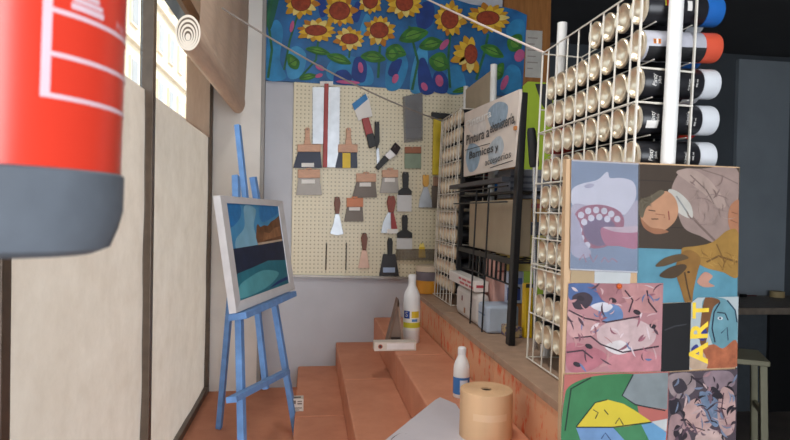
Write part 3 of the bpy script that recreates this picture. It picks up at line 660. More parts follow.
# ------------------------------------------------------------------ wire racks of spray cans
RX = .631; RT = .030; PIT = .0625; PZ = .0752; CL = .178; CR = .0311; CT = -.025
wirem = M((222, 216, 204), .35, .05, 8)
tin = M((228, 212, 186), .28, .10, 40, metal=.6, spec=.6)
rot_r = Matrix.Rotation(RT, 4, 'Y')
def rk(x, y, z): return V((RX, y, ZW)) + (rot_r.to_3x3() @ V((x, 0, z)))
RH = .866
def rack(lab, ya, yb, near_post, ncol):
    t = thing('wire_can_rack', lab, 'rack', (RX, ya, ZW)); t.rotation_euler = (0, RT, 0)
    L = yb - ya; w = .0021
    def grid(x, zs, ys, nm):
        g = G()
        for y in ys: g.tube([(x, y, .002), (x, y, RH)], w, 6)
        for z in zs: g.tube([(x - .0025, 0, z), (x - .0025, L, z)], w, 6)
        return g.build(nm, wirem, t, local=True)
    ys = [0] + [PIT * (i + .5) for i in range(ncol)] + [L]
    zf = (RH, .640, .497, .416, .345, .272, .262, .135, .006)
    grid(-.010, zf, ys, 'front_grid')
    grid(.108, (RH, .628, .272, .006), [0, L] + [PIT * (i + 1) for i in range(1, ncol - 1, 2)], 'middle_grid')
    g = G()
    for k in range(11):
        z = .084 + PZ * k - CR - .0032
        for x in (.022, .100): g.tube([(x, -.002, z), (x, L + .002, z)], .0014, 5)
    g.build('support_rods', wirem, t, local=True)
    for y in (-.003, L + .003):
        g = G()
        for z in (RH, .708, .640, .5, .272, .006): g.tube([(-.012, y, z), (.110, y, z)], w, 6)
        for x in (-.010, .108): g.tube([(x, y, .002), (x, y, RH)], w, 6)
        g.build('side_grid', wirem, t, local=True)
    for (y, h) in near_post: G().tube([(.052, y, 0), (.052, y, h)], .0140, 16).build('post', M((232, 230, 226), .35, .03), t, local=True)
    return t
YR1 = 1.117; YR2 = 2.555
rack('white wire rack of spray cans nearest, above the collage board', YR1, YR1 + 8 * PIT + .010, ((-.020, 1.03), (8 * PIT + .032, .965)), 8)
rack('narrow white wire rack of spray cans at the far end of the counter', YR2, YR2 + 6 * PIT, (), 6)
body_dark = M((30, 30, 34), .35, .15, 30)
def can_parts(body, cap, lower=None):
    b = G().lathe([(CR - .002, .006), (CR, .009), (CR, .132), (CR - .001, .136), (CR - .006, .146), (CR - .010, .150), (CR - .012, .151)], axis='X', n=28)
    base = G().lathe([(CR - .0018, .0075), (CR + .0002, .006), (CR + .0002, .002), (CR - .0015, 0), (CR - .004, .001), (CR - .007, .006), (CR - .012, .0115), (CR - .020, .0155), (0, .017)], axis='X', n=28)
    cp = G().lathe([(CR - .002, .137), (CR - .0003, .138), (CR - .0003, CL - .008), (CR - .002, CL - .003), (CR - .007, CL), (0, CL)], axis='X', n=28)
    return b, base, cp
protos = {}
WIRE = thing  # alias only
def can(body_c, cap_c, loc, lab, grp, roll=0):
    k = (body_c, cap_c)
    t = thing('spray_can', lab, 'spray can', loc, grp); t.rotation_euler = (0, CT, 0)
    if k not in protos:
        b, ba, cp = can_parts(None, None)
        o1 = b.build('can_body', M(body_c, .35, .15, 30), t, local=True); o2 = ba.build('can_bottom', tin, t, local=True); o3 = cp.build('cap', M(cap_c, .35, .04), t, local=True)
        protos[k] = (o1, o2, o3)
    else:
        for o in protos[k]:
            c_ = o.copy(); COL.objects.link(c_); c_.parent = t
    return t
capn = {(34, 96, 170): 'blue', (206, 84, 60): 'orange red', (206, 209, 213): 'white', (40, 40, 44): 'black', (196, 40, 40): 'red', (70, 130, 70): 'green', (226, 190, 60): 'yellow'}
capl = list(capn)
rn = random.Random(3)
for col_ in range(8):
    for row in range(11):
        if row == 0 and col_ > 3: continue
        z = .084 + PZ * (10 - row); y = YR1 + PIT * (col_ + .5); p = rk(0, y, z)
        ex_, ey_ = proj(p)
        if ex_ > 580 and ey_ > 182: continue
        if col_ == 0:
            cap_c = [(34, 96, 170), (206, 84, 60)][row] if row < 2 else (206, 209, 213)
            lab = '%s capped spray can at near end of the near rack, %s row from top' % (capn[cap_c], ORD[row])
            bc = (178, 178, 186) if row == 1 else (30, 30, 34)
        else:
            cap_c = capl[rn.choice((2, 2, 2, 2, 3, 4, 5, 6, 0))]; bc = (150, 34, 30) if (col_, row) in ((6, 3), (7, 3), (7, 4)) else (30, 30, 34)
            lab = 'spray can bottom in near wire rack, %s row from top, %s from the near end' % (ORD[row], ORD[col_])
        t = can(bc, cap_c, p, lab, 'spray cans in the near wire rack')
        if col_ == 0:
            def cy(x0, a0, sgn=1): return lambda x, y: V((x0 - y, (CR + .0004) * math.cos(a0 - x / CR), (CR + .0004) * math.sin(a0 - x / CR)))
            def cz(x0, a0): return lambda x, y: V((x0 + x, (CR + .0004) * math.cos(a0 - y / CR), (CR + .0004) * math.sin(a0 - y / CR)))
            g = G(); wl = whitel; mats = [wl, M((206, 120, 40), .5), M((28, 28, 30), .5), M((190, 40, 36), .5), M((200, 196, 60), .5)]
            PI = math.pi
            def patch(x0, x1, a0, a1, mi, ro=.0004):
                n = 6; vs = [V((x, (CR + ro) * math.cos(a0 + (a1 - a0) * i / n), (CR + ro) * math.sin(a0 + (a1 - a0) * i / n))) for i in range(n + 1) for x in (x0, x1)]
                G().add(vs, [(2*i, 2*i+1, 2*i+3, 2*i+2) for i in range(n)]).build('label_patch', mats[mi], t, local=True)
            if row == 0:
                patch(.045, .052, PI * .86, PI * 1.02, 3); patch(.053, .06, PI * .88, PI * 1.05, 3); patch(.041, .044, PI * .86, PI * 1.02, 4); patch(.09, .10, PI * .9, PI * 1.1, 0)
            elif row == 1:
                patch(.011, .137, PI * 1.08, PI * 1.45, 2); patch(.02, .036, PI * .93, PI * 1.03, 1); patch(.026, .030, PI * .93, PI * 1.03, 0, .0007); patch(.022, .024, PI * .95, PI * 1.01, 2, .0007); patch(.032, .034, PI * .95, PI * 1.01, 2, .0007)
            else:
                letters(g, 'Pinty', None, None, None, .0125, 0, fn=cy(.028, PI * 1.0), shear=.2)
                letters(g, 'plus', None, None, None, .009, 0, fn=cy(.038, PI * 1.0), shear=.2)
                for q in range(3): letters(g, ('ACRYLIC', 'SPRAY', '400 ml')[q], None, None, None, .006, 0, fn=cy(.104 + q * .008, PI * (1.02 + .03 * ((row + q) % 3))))
                if row == 3: patch(.015, .04, PI * 1.06, PI * 1.22, 0)
                if row == 2: patch(.058, .064, PI * 1.05, PI * 1.2, 1)
            if g.v: g.build('lettering', mats, t, local=True)
for col_ in range(6):
    for row in range(11):
        z = .084 + PZ * (10 - row); p = rk(0, YR2 + PIT * (col_ + .5), z)
        can((30, 30, 34), capl[rn.choice((2, 2, 3, 4, 0))], p, 'spray can in narrow far rack, %s row from top, %s column from its near side' % (ORD[row], ORD[col_]), 'spray cans in the far wire rack')

# ------------------------------------------------------------------ black wire stand with sign between the racks
bk = M((30, 29, 30), .45, .1, 20)
YS0, YS1 = 1.805, 2.50; XSt = .632
sd = thing('black_wire_stand', 'black metal display stand with wire shelves between the two can racks', 'display stand', (XSt, 2.1, ZW))
def sp(x, y, z): return V((x + .03 * (z - ZW), y, z))
for y, ztop in ((YS0, H + .375), (YS1, H + .34)):
    for x in (XSt, .87): G().bar(sp(x, y, ZW + (.001 if y < 2 or x > .7 else .172)), sp(x, y, ztop if x < .7 else H + .06), .020 if x < .7 else .008, .034 if y < 2 and x < .7 else .016).build('post', bk, sd, bev=.002)
def wire_shelf(nm, z, front):
    g = G()
    for y in (YS0, YS1): g.tube([sp(XSt, y, z), sp(.87, y, z)], .004, 6)
    for i in range(7): x = XSt + (.87 - XSt) * i / 6; g.tube([sp(x, YS0, z), sp(x, YS1, z)], .0025, 6)
    for i in range(1, 8): y = YS0 + (YS1 - YS0) * i / 8; g.tube([sp(XSt, y, z), sp(.87, y, z)], .002, 6)
    g.bar(sp(XSt, YS0, z), sp(XSt, YS1, z), .012, front)
    g.build(nm, bk, sd)
wire_shelf('shelf', H - .155, .018); wire_shelf('shelf', H + .068, .006)
g = G()
for y in (2.0, 2.155): g.tube([sp(XSt - .034, y, ZW + .002), sp(XSt - .034, y, H + .085)], .003, 6)
for z in (H + .035, H + .085): g.tube([sp(XSt - .034, YS0, z), sp(XSt - .034, YS1, z)], .0028, 6)
g.build('front_wires', bk, sd)
g = G()
for i in range(12): y = YS0 + .04 + i * .05; g.tube([sp(XSt + .02, y, H - .16), sp(XSt + .02, y, H - .235)], .004, 6)
g.tube([sp(XSt + .02, YS0, H - .235), sp(XSt + .02, YS1, H - .235)], .0035, 6); g.build('hanging_prongs', bk, sd)
# sign
xsg = .648
def onsg(x, y): return onX(x, y, xsg - .012)
sq = [onsg(464.5, 113), onsg(519.5, 89), onsg(514.5, 166.5), onsg(463.5, 177)]
sg = thing('shop_sign', 'white printed price sign with blue blotches on the black stand top', 'sign', onsg(490, 172))
G().prism(sq, (.010, 0, 0)).build('panel', M((222, 208, 196), .55, .08, 8), sg, bev=.001)
A = Art(onsg, (-1, 0, 0), .0002)
A.blob([(468, 128), (474, 118), (484, 118), (486, 132), (476, 136)], (214, 206, 200)); A.blob([(488, 112), (498, 102), (508, 106), (504, 124), (492, 128)], (150, 168, 184), var=.2)
A.blob([(466, 158), (470, 144), (480, 148), (478, 166), (470, 172)], (150, 172, 190), var=.2); A.blob([(490, 145), (500, 136), (504, 148), (496, 164), (489, 160)], (182, 190, 196), var=.2)
A.g.build('print', A.mats, sg)
dy = V((0, -1, 0)); dz = V((0, 0, 1)); xs_ = V((-.0035, 0, 0))
g = G()
def sline(body, x0, y0, x1, y1, size, mi, sh=0, bold=.012):
    p, q = onsg(x0, y0) + xs_, onsg(x1, y1) + xs_; d = (q - p); L = d.length
    letters(g, body, (p + q) / 2, d.normalized(), dz, size, mi, shear=sh, bold=bold, width=L)
sline('Pintura', 467, 125, 492, 113, .040, 1); sline('Pintura a', 467, 141, 490, 132, .056, 0); sline('ebanister\u00eda,', 491, 129, 516.5, 117.5, .052, 0)
sline('Barnices', 470, 156, 494, 148, .042, 0); sline('y', 496, 148, 499, 147, .035, 0); sline('accesorios', 486, 163, 512, 154, .034, 0, bold=.004)
for x0, y0, x1, y1 in ((466, 150, 491, 143), (491, 167.5, 514, 160)):
    p, q = onsg(x0, y0) + xs_, onsg(x1, y1) + xs_; g.add([p, q, q - dz * .003, p - dz * .003], [(0, 1, 2, 3)], 0)
g.build('lettering', [M((58, 54, 56), .5), M((236, 234, 230), .5)], sg)
p = onsg(517, 128); G().box((xsg - .020, p.y - .003, p.z - .006), (xsg - .0125, p.y + .012, p.z + .006)).build('clip', M((200, 130, 70), .5), sg)
# the shallow ledge under the sign
p, q = onX(448, 181.5, .62), onX(517, 178.5, .62)
tag(G().box((.600, YS0 + .02, H + .098), (.6285, YS1 + .04, H + .114)).build('tool_tray', M((44, 46, 54), .4)), 'dark narrow tray running along the stand below the sign', 'tray')
# beige panel with two white posts standing behind the sign
xp = .742; ptop = H + .597
py1, py2 = onX(494, 60, xp).y, onX(466, 86, xp).y
bp_ = thing('beige_panel', 'beige panel between two white posts rising behind the sign', 'panel', (xp, py1, ZW))
G().tube([(xp, py1, ZW + .001), (xp, py1, ptop + .012)], .014, 14).build('post', M((222, 220, 216), .4), bp_)
G().tube([(xp, py2, ZW + RH + .004), (xp, py2, ptop + .012)], .012, 14).build('post', M((222, 220, 216), .4), bp_)
G().box((xp - .004, py1 + .012, H + .445), (xp + .004, py2 - .012, ptop - .006)).build('panel', M((188, 172, 146), .6, .05), bp_)
# cardboard and packages on the stand
def pack(nm, lab, cat, lo, hi, m, bev=.003, grp=None, marks=()):
    c = ((lo[0] + hi[0]) / 2, (lo[1] + hi[1]) / 2, lo[2]); t = thing(nm, lab, cat, c, grp)
    G().box(lo, hi).build('carton' if cat != 'sack' else 'bag', m, t, bev=bev)
    if marks:
        g = G(); mats = []
        for face, a0, b0, a1, b1, col_ in marks:
            mm = M(col_, .5)
            if mm not in mats: mats.append(mm)
            if face == 'x': P_ = [(lo[0] - .0006, hi[1] - (hi[1]-lo[1]) * q, lo[2] + (hi[2]-lo[2]) * r_) for q, r_ in ((a0, b0), (a1, b0), (a1, b1), (a0, b1))]
            else: P_ = [(lo[0] + (hi[0]-lo[0]) * q, lo[1] - .0006, lo[2] + (hi[2]-lo[2]) * r_) for q, r_ in ((a0, b0), (a1, b0), (a1, b1), (a0, b1))]
            g.add(P_, [(0, 1, 2, 3)], mats.index(mm))
        g.build('printing', mats, t)
    return t
pack('cardboard_box', 'large plain beige carton on the upper part of the black stand', 'box', (.668, 1.89, H - .143), (.724, 2.455, H + .045), M((172, 154, 128), .7, .05))
bags = 'packages on the black stand'
pack('folded_sack', 'white sack with two brown dots low on the black stand', 'sack', (.606, 2.09, ZW + .001), (.655, 2.41, ZW + .118), M((204, 196, 190), .5, .08, 14, .3), .02, bags, [('x', .30, .55, .36, .72, (120, 50, 40)), ('x', .42, .18, .49, .36, (150, 100, 50))])
pack('carton_box', 'flat white box printed with red lines on top of the white sack', 'box', (.604, 2.12, ZW + .122), (.656, 2.53, ZW + .162), M((228, 220, 214), .5, .04), .003, bags,
     [('x', a_, b_, a_ + w_, b_ + .2, (196, 84, 92)) for b_, row_ in ((.60, ((.42, .1), (.55, .16), (.74, .12))), (.22, ((.46, .18), (.67, .1), (.80, .14)))) for a_, w_ in row_] + [('y', .1, .4, .7, .65, (190, 70, 80))])
pack('paper_packet', 'pale blue grey packet in front of the white sack', 'packet', (.606, 1.97, ZW + .001), (.72, 2.085, ZW + .096), M((176, 188, 204), .5, .08), .01, bags, [('x', .1, .6, .8, .66, (110, 130, 160))])
pack('brown_box', 'small brown carton under the pink packet on the black stand', 'box', (.668, 2.085, ZW + .001), (.722, 2.19, ZW + .07), M((160, 118, 80), .6, .1), .002, bags)
pack('pink_packet', 'pink packet standing behind wires beside the black stand post', 'packet', (.661, 2.08, ZW + .072), (.727, 2.20, ZW + .25), M((206, 158, 146), .5, .08, 14), .006, bags, [('y', .2, .72, .8, .76, (150, 90, 86))])
# stack of packs seen between stand post and near rack
def packpx(nm, lab, cat, x0, x1, ya_, yb_, zlo, zhi, m, marks=()):
    return pack(nm, lab, cat, (x0, ya_, zlo), (x1, yb_, zhi), m, .003, 'packs piled between the stand and the near rack', marks)
X0, X1, Ya, Yb = .735, .86, 2.05, 2.2
zz = ZW + .001
packpx('patterned_packet', 'multicoloured packet at the pile base behind the near rack', 'packet', X0 - .078, X0 - .028, 1.90, 2.03, zz, zz + .035, two_tone('pattern', (90, 80, 120), (196, 170, 120), 60, (1, 1, 1), .45, .55))
packpx('orange_carton', 'orange brown carton at the bottom of the piled packs', 'box', X0 - .03, X0 + .03, Ya, Yb, zz, zz + .09, M((196, 136, 76), .5, .1))
packpx('blue_white_packet', 'blue and white packet on the orange brown carton', 'packet', X0 - .032, X0 + .028, Ya, Yb, zz + .091, zz + .205, M((196, 206, 224), .5, .1), [('y', .0, .1, .8, .5, (60, 80, 150)), ('y', .2, .6, .9, .8, (90, 120, 190))])
packpx('yellow_carton', 'tall bright yellow carton with dark top among the piled packs', 'box', X0 - .022, X0 + .004, 1.895, 1.93, zz, zz + .18, M((232, 190, 30), .45, .05), [('y', 0, .93, 1, 1, (60, 60, 50))])
packpx('olive_packet', 'pale olive yellow packet halfway up the pile', 'packet', X0 - .03, X1, Ya + .002, Yb, zz + .206, zz + .335, M((190, 176, 96), .5, .15, 20), [('y', .1, .45, .6, .5, (130, 110, 50))])
packpx('dark_packet', 'dark grey packet on top of the olive packet', 'packet', X0 - .03, X1, Ya, Yb, zz + .336, zz + .382, M((70, 72, 80), .5, .1))
packpx('ochre_packet', 'ochre brown packet above the dark packet', 'packet', X0 - .03, X1, Ya, Yb, zz + .383, zz + .465, M((172, 130, 70), .5, .2, 30), [('y', .0, .2, .5, .55, (120, 80, 50)), ('y', .3, .6, .8, .8, (150, 60, 50))])
packpx('striped_packet', 'grey striped packet on top of the piled packs', 'packet', X0 - .03, X1, Ya, Yb, zz + .466, zz + .57, M((124, 126, 134), .5, .1), [('y', 0, .1 + .2*i, 1, .18 + .2*i, (84, 88, 100)) for i in range(4)])
gb = thing('green_board', 'lime green board standing behind the near can rack', 'board', (.93, 2.46, ZW))
gp = [onY(523, 86, 2.45), onY(528, 82, 2.45), onY(552, 84, 2.45), onY(548, 200, 2.45)]
zt_ = gp[0].z
G().prism([(gp[0].x, 2.45, ZW + .001), (gp[2].x + .02, 2.45, ZW + .001), (gp[2].x + .02, 2.45, zt_ + .02), (gp[1].x, 2.45, zt_ + .02), (gp[0].x, 2.45, zt_)], (0, .012, 0)).build('board', M((150, 172, 36), .5, .05), gb)
g = G().prism([onY(535, 84, 2.449), onY(552, 84, 2.449), onY(552, 118, 2.449), onY(542, 105, 2.449)], (0, -.003, 0)); g.build('dark_print', M((40, 38, 40), .5), gb)
# roller pole leaning there
rp_ = thing('extension_pole', 'silver pole with a black grip upright beside the near rack', 'pole', (.66, 1.765, ZW))
b0, b1, b2 = V((.648, 1.745, ZW + .001)), onY(534.5, 167, 1.745), onY(531, 128, 1.745)
b0 = V((onY(538, 240, 1.745).x, 1.745, ZW + .001))
G().tube([b0, b1], .0065, 12).build('tube', M((196, 198, 200), .25, .05, metal=.8), rp_)
G().tube([b1, b1 + (b2 - b1) * .1, b1 + (b2 - b1) * .9, b2], [.013, .0155, .0135, .010], 14).build('grip', M((30, 30, 32), .6), rp_)

# ------------------------------------------------------------------ collage board at the near end
BP = V((.447, 1.046, H)); bdx = V((math.cos(math.radians(5)), math.sin(math.radians(5)), 0)); bn = V((bdx.y, -bdx.x, 0))
onB = lambda x, y: on(x, y, BP, bn)
cb = [onB(566.5, 159), onB(740, 167), onB(734, 560), onB(560, 560)]
wd = thing('collage_board', 'wooden board covered in pasted pictures at the counter end', 'board', onB(650, 555))
G().prism([p + bn * -.0006 for p in cb[:2] + [V((p.x, p.y, .002)) for p in cb[2:]]], -bn * .012).build('panel', M((196, 162, 126), .6, .1, 14, stretch=(3, 3, 1)), wd)
def sheet3(nm, pn_lab, P_, c, cat_=None, lift=0, tone=.86):  # tone darkens the prints: the board's half-shade put into their colours
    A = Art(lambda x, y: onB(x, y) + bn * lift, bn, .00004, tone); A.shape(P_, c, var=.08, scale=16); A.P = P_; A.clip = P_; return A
def fin(A, nm, lab, th=.0004):
    t = thing(nm, lab, 'picture', A.to3(*A.P[-1]), 'pictures pasted on the collage board')
    G().prism([A.to3(*p) for p in A.P], -bn * th).build('paper', M((220, 216, 210), .6), t)
    A.g.build('print', A.mats, t); return t
# sideways portrait with donkey
A = sheet3('s', '', [(637, 164), (739.5, 168), (738, 248), (737.5, 300), (662, 303), (637, 303)], (74, 60, 48), lift=.0004)
A.shape([(637, 248), (700, 250), (738, 246), (737.5, 300), (662, 303), (637, 303)], (98, 156, 176), var=.12)
for y in (180, 197, 226): A.line([(638, y), (739, y + 4)], .8, (56, 46, 38))
A.blob([(671, 190), (682, 170), (700, 168.8), (736, 168.5), (738, 200), (735, 224), (726, 234), (716, 243), (700, 236), (684, 228), (676, 208)], (168, 144, 134), var=.12)
A.blob([(676, 172), (690, 169), (705, 176), (716, 188), (726, 204), (718, 208), (704, 194), (688, 182)], (184, 160, 148)); A.line([(668, 193), (684, 208), (700, 226), (716, 242)], 2.2, (128, 106, 98)); A.line([(690, 175), (706, 190), (714, 204)], 1.2, (132, 110, 102)); A.line([(700, 169), (722, 176), (738, 184)], 1.2, (140, 118, 110))
A.blob([(668, 190), (678, 192), (690, 204), (692, 218), (680, 214), (672, 204)], (206, 200, 190)); A.line([(676, 196), (688, 214)], 1.5, (150, 150, 150))
A.blob([(640, 206), (650, 198), (664, 191), (674, 197), (678, 210), (674, 222), (662, 231), (648, 229), (641, 220)], (204, 150, 116), var=.1)
A.blob([(637.5, 210), (640, 200), (650, 196), (660, 190), (664, 193), (654, 201), (646, 208), (642, 218)], (110, 98, 78), var=.25)
A.blob([(641, 219), (650, 227), (662, 229), (668, 232), (655, 234), (644, 228)], (170, 116, 84)); A.line([(648, 210), (655, 211)], 1, (80, 56, 44)); A.line([(651, 219), (658, 219)], 1, (80, 56, 44)); A.line([(655, 214), (664, 215), (664, 218)], .9, (160, 104, 80)); A.line([(668, 211), (669, 220)], 1.2, (150, 76, 66))
A.blob([(729, 208), (736, 200), (739, 204), (738.5, 232), (734, 236), (728, 224)], (190, 130, 96), var=.12); A.line([(731, 212), (737, 214)], .8, (140, 88, 62)); A.line([(730, 220), (737, 223)], .8, (140, 88, 62))
A.blob([(682, 248), (696, 246), (712, 242), (728, 230), (738, 234), (737.8, 276), (722, 272), (706, 268), (694, 262), (686, 262), (682, 256)], (172, 130, 62), var=.2); A.line([(706, 262), (718, 256), (737, 262)], 2, (120, 84, 40)); A.line([(716, 244), (724, 262), (722, 270)], 1.4, (130, 92, 44))
A.blob([(675, 270), (680, 254), (690, 250), (700, 258), (697, 272), (693, 290), (691, 304), (685, 303), (680, 288)], (150, 108, 52), var=.2)
A.blob([(655, 266), (664, 258), (680, 254), (688, 258), (676, 262), (664, 266)], (100, 78, 52)); A.blob([(659, 276), (668, 268), (682, 264), (686, 268), (674, 278)], (84, 64, 44)); A.line([(684, 272), (687, 288), (690, 300)], 1.6, (84, 60, 34)); A.shape(ell(688, 272, 1.5, 1), (40, 30, 24))
A.blob([(697, 280), (704, 272), (712, 276), (708, 282), (714, 286), (704, 287), (698, 284)], (204, 150, 130))
A.dabs(22, [(158, 116, 52), (142, 102, 46), (184, 142, 74)], 7, (700, 252, 735, 268), 5, 1.2); A.dabs(26, [(158, 134, 126), (178, 154, 144), (146, 122, 114)], 8, (690, 178, 730, 226), 7, 1.3); A.dabs(14, [(124, 112, 92), (92, 80, 60)], 9, (640, 196, 652, 206), 3, .9)
fin(A, 'collage_picture', 'sideways picture of a man in a pinkish jacket and a brown donkey')
# black sheet
A = sheet3('s', '', [(661, 303.5), (690, 302), (688.5, 370), (659.5, 371.5)], (24, 23, 25), lift=.0020); A.line([(664, 330), (674, 326), (686, 324)], 1.2, (60, 60, 64)); fin(A, 'collage_picture', 'plain black sheet at the centre of the collage board')
# ART sheet
A = sheet3('s', '', [(690.5, 302.5), (697, 297.5), (737.5, 296.5), (736, 367), (688.5, 369)], (196, 206, 208), lift=.0026)
A.blob([(701, 306), (706, 296.8), (716, 297), (726, 300), (735, 312), (736.5, 335), (733, 350), (716, 350), (708, 334)], (112, 160, 172), var=.15)
A.blob([(704, 298), (712, 297.6), (719, 301), (712, 308), (708, 326), (704, 345), (699, 342), (700, 318)], (128, 84, 50), var=.25)
A.blob([(700, 350), (712, 344), (722, 348), (735, 340), (736, 366), (704, 367.5)], (182, 104, 70), var=.3, scale=60); A.blob([(690, 355), (702, 352), (706, 367), (689.5, 368)], (206, 176, 150), var=.2)
A.line([(719, 302), (713, 312), (711, 328), (714, 342)], 1.3, (24, 34, 60)); A.line([(716, 312), (724, 313), (727, 320)], 1.2, (24, 34, 60)); A.line([(720, 333), (726, 327), (727, 340)], 1, (40, 60, 90)); A.line([(726, 300), (734, 310), (736, 322)], 1.4, (40, 70, 90)); A.shape(ell(719, 318, 2.6, 1.6), (220, 226, 228)); A.shape(ell(719, 318, 1.1, 1.1), (24, 34, 60))
A.blob([(697, 330), (702, 326), (706, 332), (703, 340), (697, 338)], (60, 66, 140)); A.blob([(690.5, 348), (696, 344), (698, 352), (691, 354)], (60, 66, 140))
dR = (onB(700, 300) - onB(699, 368)).normalized(); ax_ = dR.cross(bn) * -1
A.k += 1; mi = A.mi((232, 196, 60))
for ch, x, y, sz in (('A', 698.5, 353, .058), ('R', 699, 331, .054), ('T', 700.5, 310, .050)):
    letters(A.g, ch, A.to3(x, y) + bn * (A.step * A.k), dR, dR.cross(-bn), sz, mi, bold=.03)

fin(A, 'collage_picture', 'sideways sheet with big yellow letters beside a bluish face')
# bottom right scene
A = sheet3('s', '', [(667, 372), (736, 368.5), (733, 500), (666, 500)], (84, 72, 80), lift=.0036)
for pts, c in (([(668, 375), (690, 373), (694, 388), (680, 398), (669, 392)], (160, 140, 140)), ([(671, 382), (680, 378), (686, 388), (676, 393)], (60, 50, 60)), ([(704, 372), (728, 371), (733, 384), (716, 390), (704, 384)], (150, 128, 136)),
    ([(682, 408), (694, 398), (708, 404), (712, 420), (702, 432), (690, 430), (684, 420)], (206, 168, 160)), ([(698, 392), (712, 396), (720, 408), (716, 426), (706, 418)], (116, 134, 160)), ([(720, 388), (731, 390), (734, 408), (732, 430), (722, 434), (716, 414)], (196, 160, 154)),
    ([(668, 420), (678, 414), (684, 426), (690, 442), (684, 470), (668, 470)], (174, 140, 140)), ([(694, 436), (712, 430), (724, 440), (722, 470), (698, 470)], (210, 178, 170)), ([(668, 400), (676, 398), (680, 408), (670, 414)], (46, 38, 48)), ([(676, 424), (686, 434), (680, 440), (672, 434)], (52, 40, 48)), ([(706, 392), (716, 398), (722, 396), (712, 386)], (44, 38, 46))): A.blob(pts, c, var=.2, scale=40)
A.line([(690, 376), (704, 386), (722, 398)], 2, (44, 36, 44)); A.line([(696, 402), (706, 410), (710, 420)], 1.2, (90, 60, 66)); A.line([(684, 418), (692, 426), (704, 430)], 1.2, (90, 60, 66)); A.line([(722, 392), (720, 408), (726, 426)], 1.2, (90, 60, 66))
A.dabs(90, [(60, 46, 58), (206, 176, 172), (120, 96, 108), (40, 32, 40), (170, 130, 134), (126, 138, 162), (96, 72, 84)], 6, (670, 374, 734, 450), 6, 2.6)
fin(A, 'collage_picture', 'dark mauve crowded picture at the lower right of the board')
# pink picture
A = sheet3('s', '', [(568, 283), (662.5, 283), (660, 371), (564.5, 372.5)], (196, 140, 144), lift=.0022)
for pts, c in (([(568, 284), (592, 284), (606, 300), (590, 306), (570, 300)], (86, 110, 160)), ([(572, 296), (584, 292), (592, 298), (586, 308), (574, 308)], (66, 52, 62)), ([(596, 284), (618, 284), (632, 296), (618, 304), (602, 300)], (176, 120, 124)),
    ([(622, 286), (648, 285), (660, 292), (658, 310), (640, 312), (626, 302)], (206, 148, 146)), ([(602, 304), (618, 306), (622, 318), (608, 324), (598, 316)], (110, 140, 186)), ([(566, 312), (584, 316), (600, 328), (584, 338), (568, 334)], (214, 164, 162)),
    ([(600, 326), (630, 318), (654, 330), (648, 346), (616, 350), (598, 342)], (216, 186, 184)), ([(566, 344), (590, 346), (606, 356), (590, 370), (568, 370)], (190, 116, 126)), ([(610, 356), (640, 350), (659, 356), (657, 370), (612, 370)], (210, 140, 146)),
    ([(590, 306), (602, 302), (612, 306), (604, 312)], (226, 222, 228)), ([(604, 346), (620, 340), (630, 350), (616, 354)], (226, 216, 214))): A.blob(pts, c, var=.18, scale=40)
for pts in ([(568, 310), (584, 318), (606, 322), (640, 316)], [(572, 338), (590, 336), (600, 344), (622, 352), (658, 346)], [(624, 290), (632, 300), (628, 312)], [(646, 290), (648, 302), (656, 312)], [(566, 352), (582, 350), (592, 358)]): A.line(pts, 1.6, (70, 48, 60))
for x, y in ((580, 298), (612, 300), (588, 346), (636, 312), (652, 326), (576, 364)): A.shape(ell(x, y, 4, 2.4, 12, .4), (52, 40, 48))
A.dabs(70, [(150, 96, 108), (226, 186, 186), (90, 64, 76), (206, 150, 150), (110, 130, 172), (232, 210, 212), (170, 108, 122)], 5, (568, 286, 658, 368), 6, 2.4)
fin(A, 'collage_picture', 'pink and blue jumble picture with an orange pin at top')
pn_ = onB(618, 286); tag(G().lathe([(0, 0), (.0055, 0), (.0055, .002), (.003, .005), (0, .006)], (0, 0, 0), 'Y', 14).build('thumb_pin', M((200, 90, 40), .4)), 'orange drawing pin holding the pink picture', 'pin')
po = [o for o in bpy.data.objects if o.name == 'thumb_pin'][0]; po.location = pn_ + bn * .0065; po.rotation_euler = (0, 0, 0); po.scale = (1, -1, 1); po.location = pn_ + bn * .0036
# green and yellow shapes
A = sheet3('s', '', [(563.5, 374), (668, 371), (664, 500), (556, 500)], (196, 110, 100), lift=.0036)
A.blob([(563, 400), (568, 386), (584, 378), (602, 374.5), (632, 373.5), (640, 380), (636, 400), (640, 420), (650, 440), (640, 498), (566, 498), (560, 440)], (62, 132, 82), var=.12)
A.shape([(632, 373.5), (667, 372), (666, 409), (634, 404), (621, 395)], (140, 148, 150)); A.line([(632, 374), (621, 395), (634, 404), (664, 410)], 1.3, (30, 40, 44))
A.shape([(575, 426), (594, 402), (606, 399), (622, 403), (634, 410), (650, 421), (630, 425), (614, 427)], (232, 206, 60), var=.05)
A.shape([(575, 427), (612, 427), (624, 440), (610, 470), (584, 452)], (120, 156, 200)); A.shape([(614, 427.5), (650, 422), (640, 450), (624, 440)], (74, 140, 92))
A.shape([(640, 424), (654, 421.5), (665, 432), (662, 460), (648, 440)], (112, 166, 206)); A.shape([(650, 421), (666, 418), (665, 431)], (206, 208, 206))
A.line([(575, 426), (594, 402), (606, 399)], 1.2, (30, 60, 40)); A.line([(575, 426.5), (612, 426.5), (650, 421.5)], 1.2, (40, 50, 40)); A.line([(564, 430), (570, 388), (590, 377)], 1.4, (24, 50, 36))
A.line([(592, 409), (597, 412), (594, 418)], 1, (60, 60, 40)); A.line([(603, 409), (607, 414)], 1, (60, 60, 40)); A.line([(614, 423), (618, 417), (622, 424)], 1, (60, 60, 40)); A.line([(600, 438), (604, 432), (610, 440)], 1, (50, 70, 110))
fin(A, 'collage_picture', 'bold green and yellow angular picture at the lower left of the board')
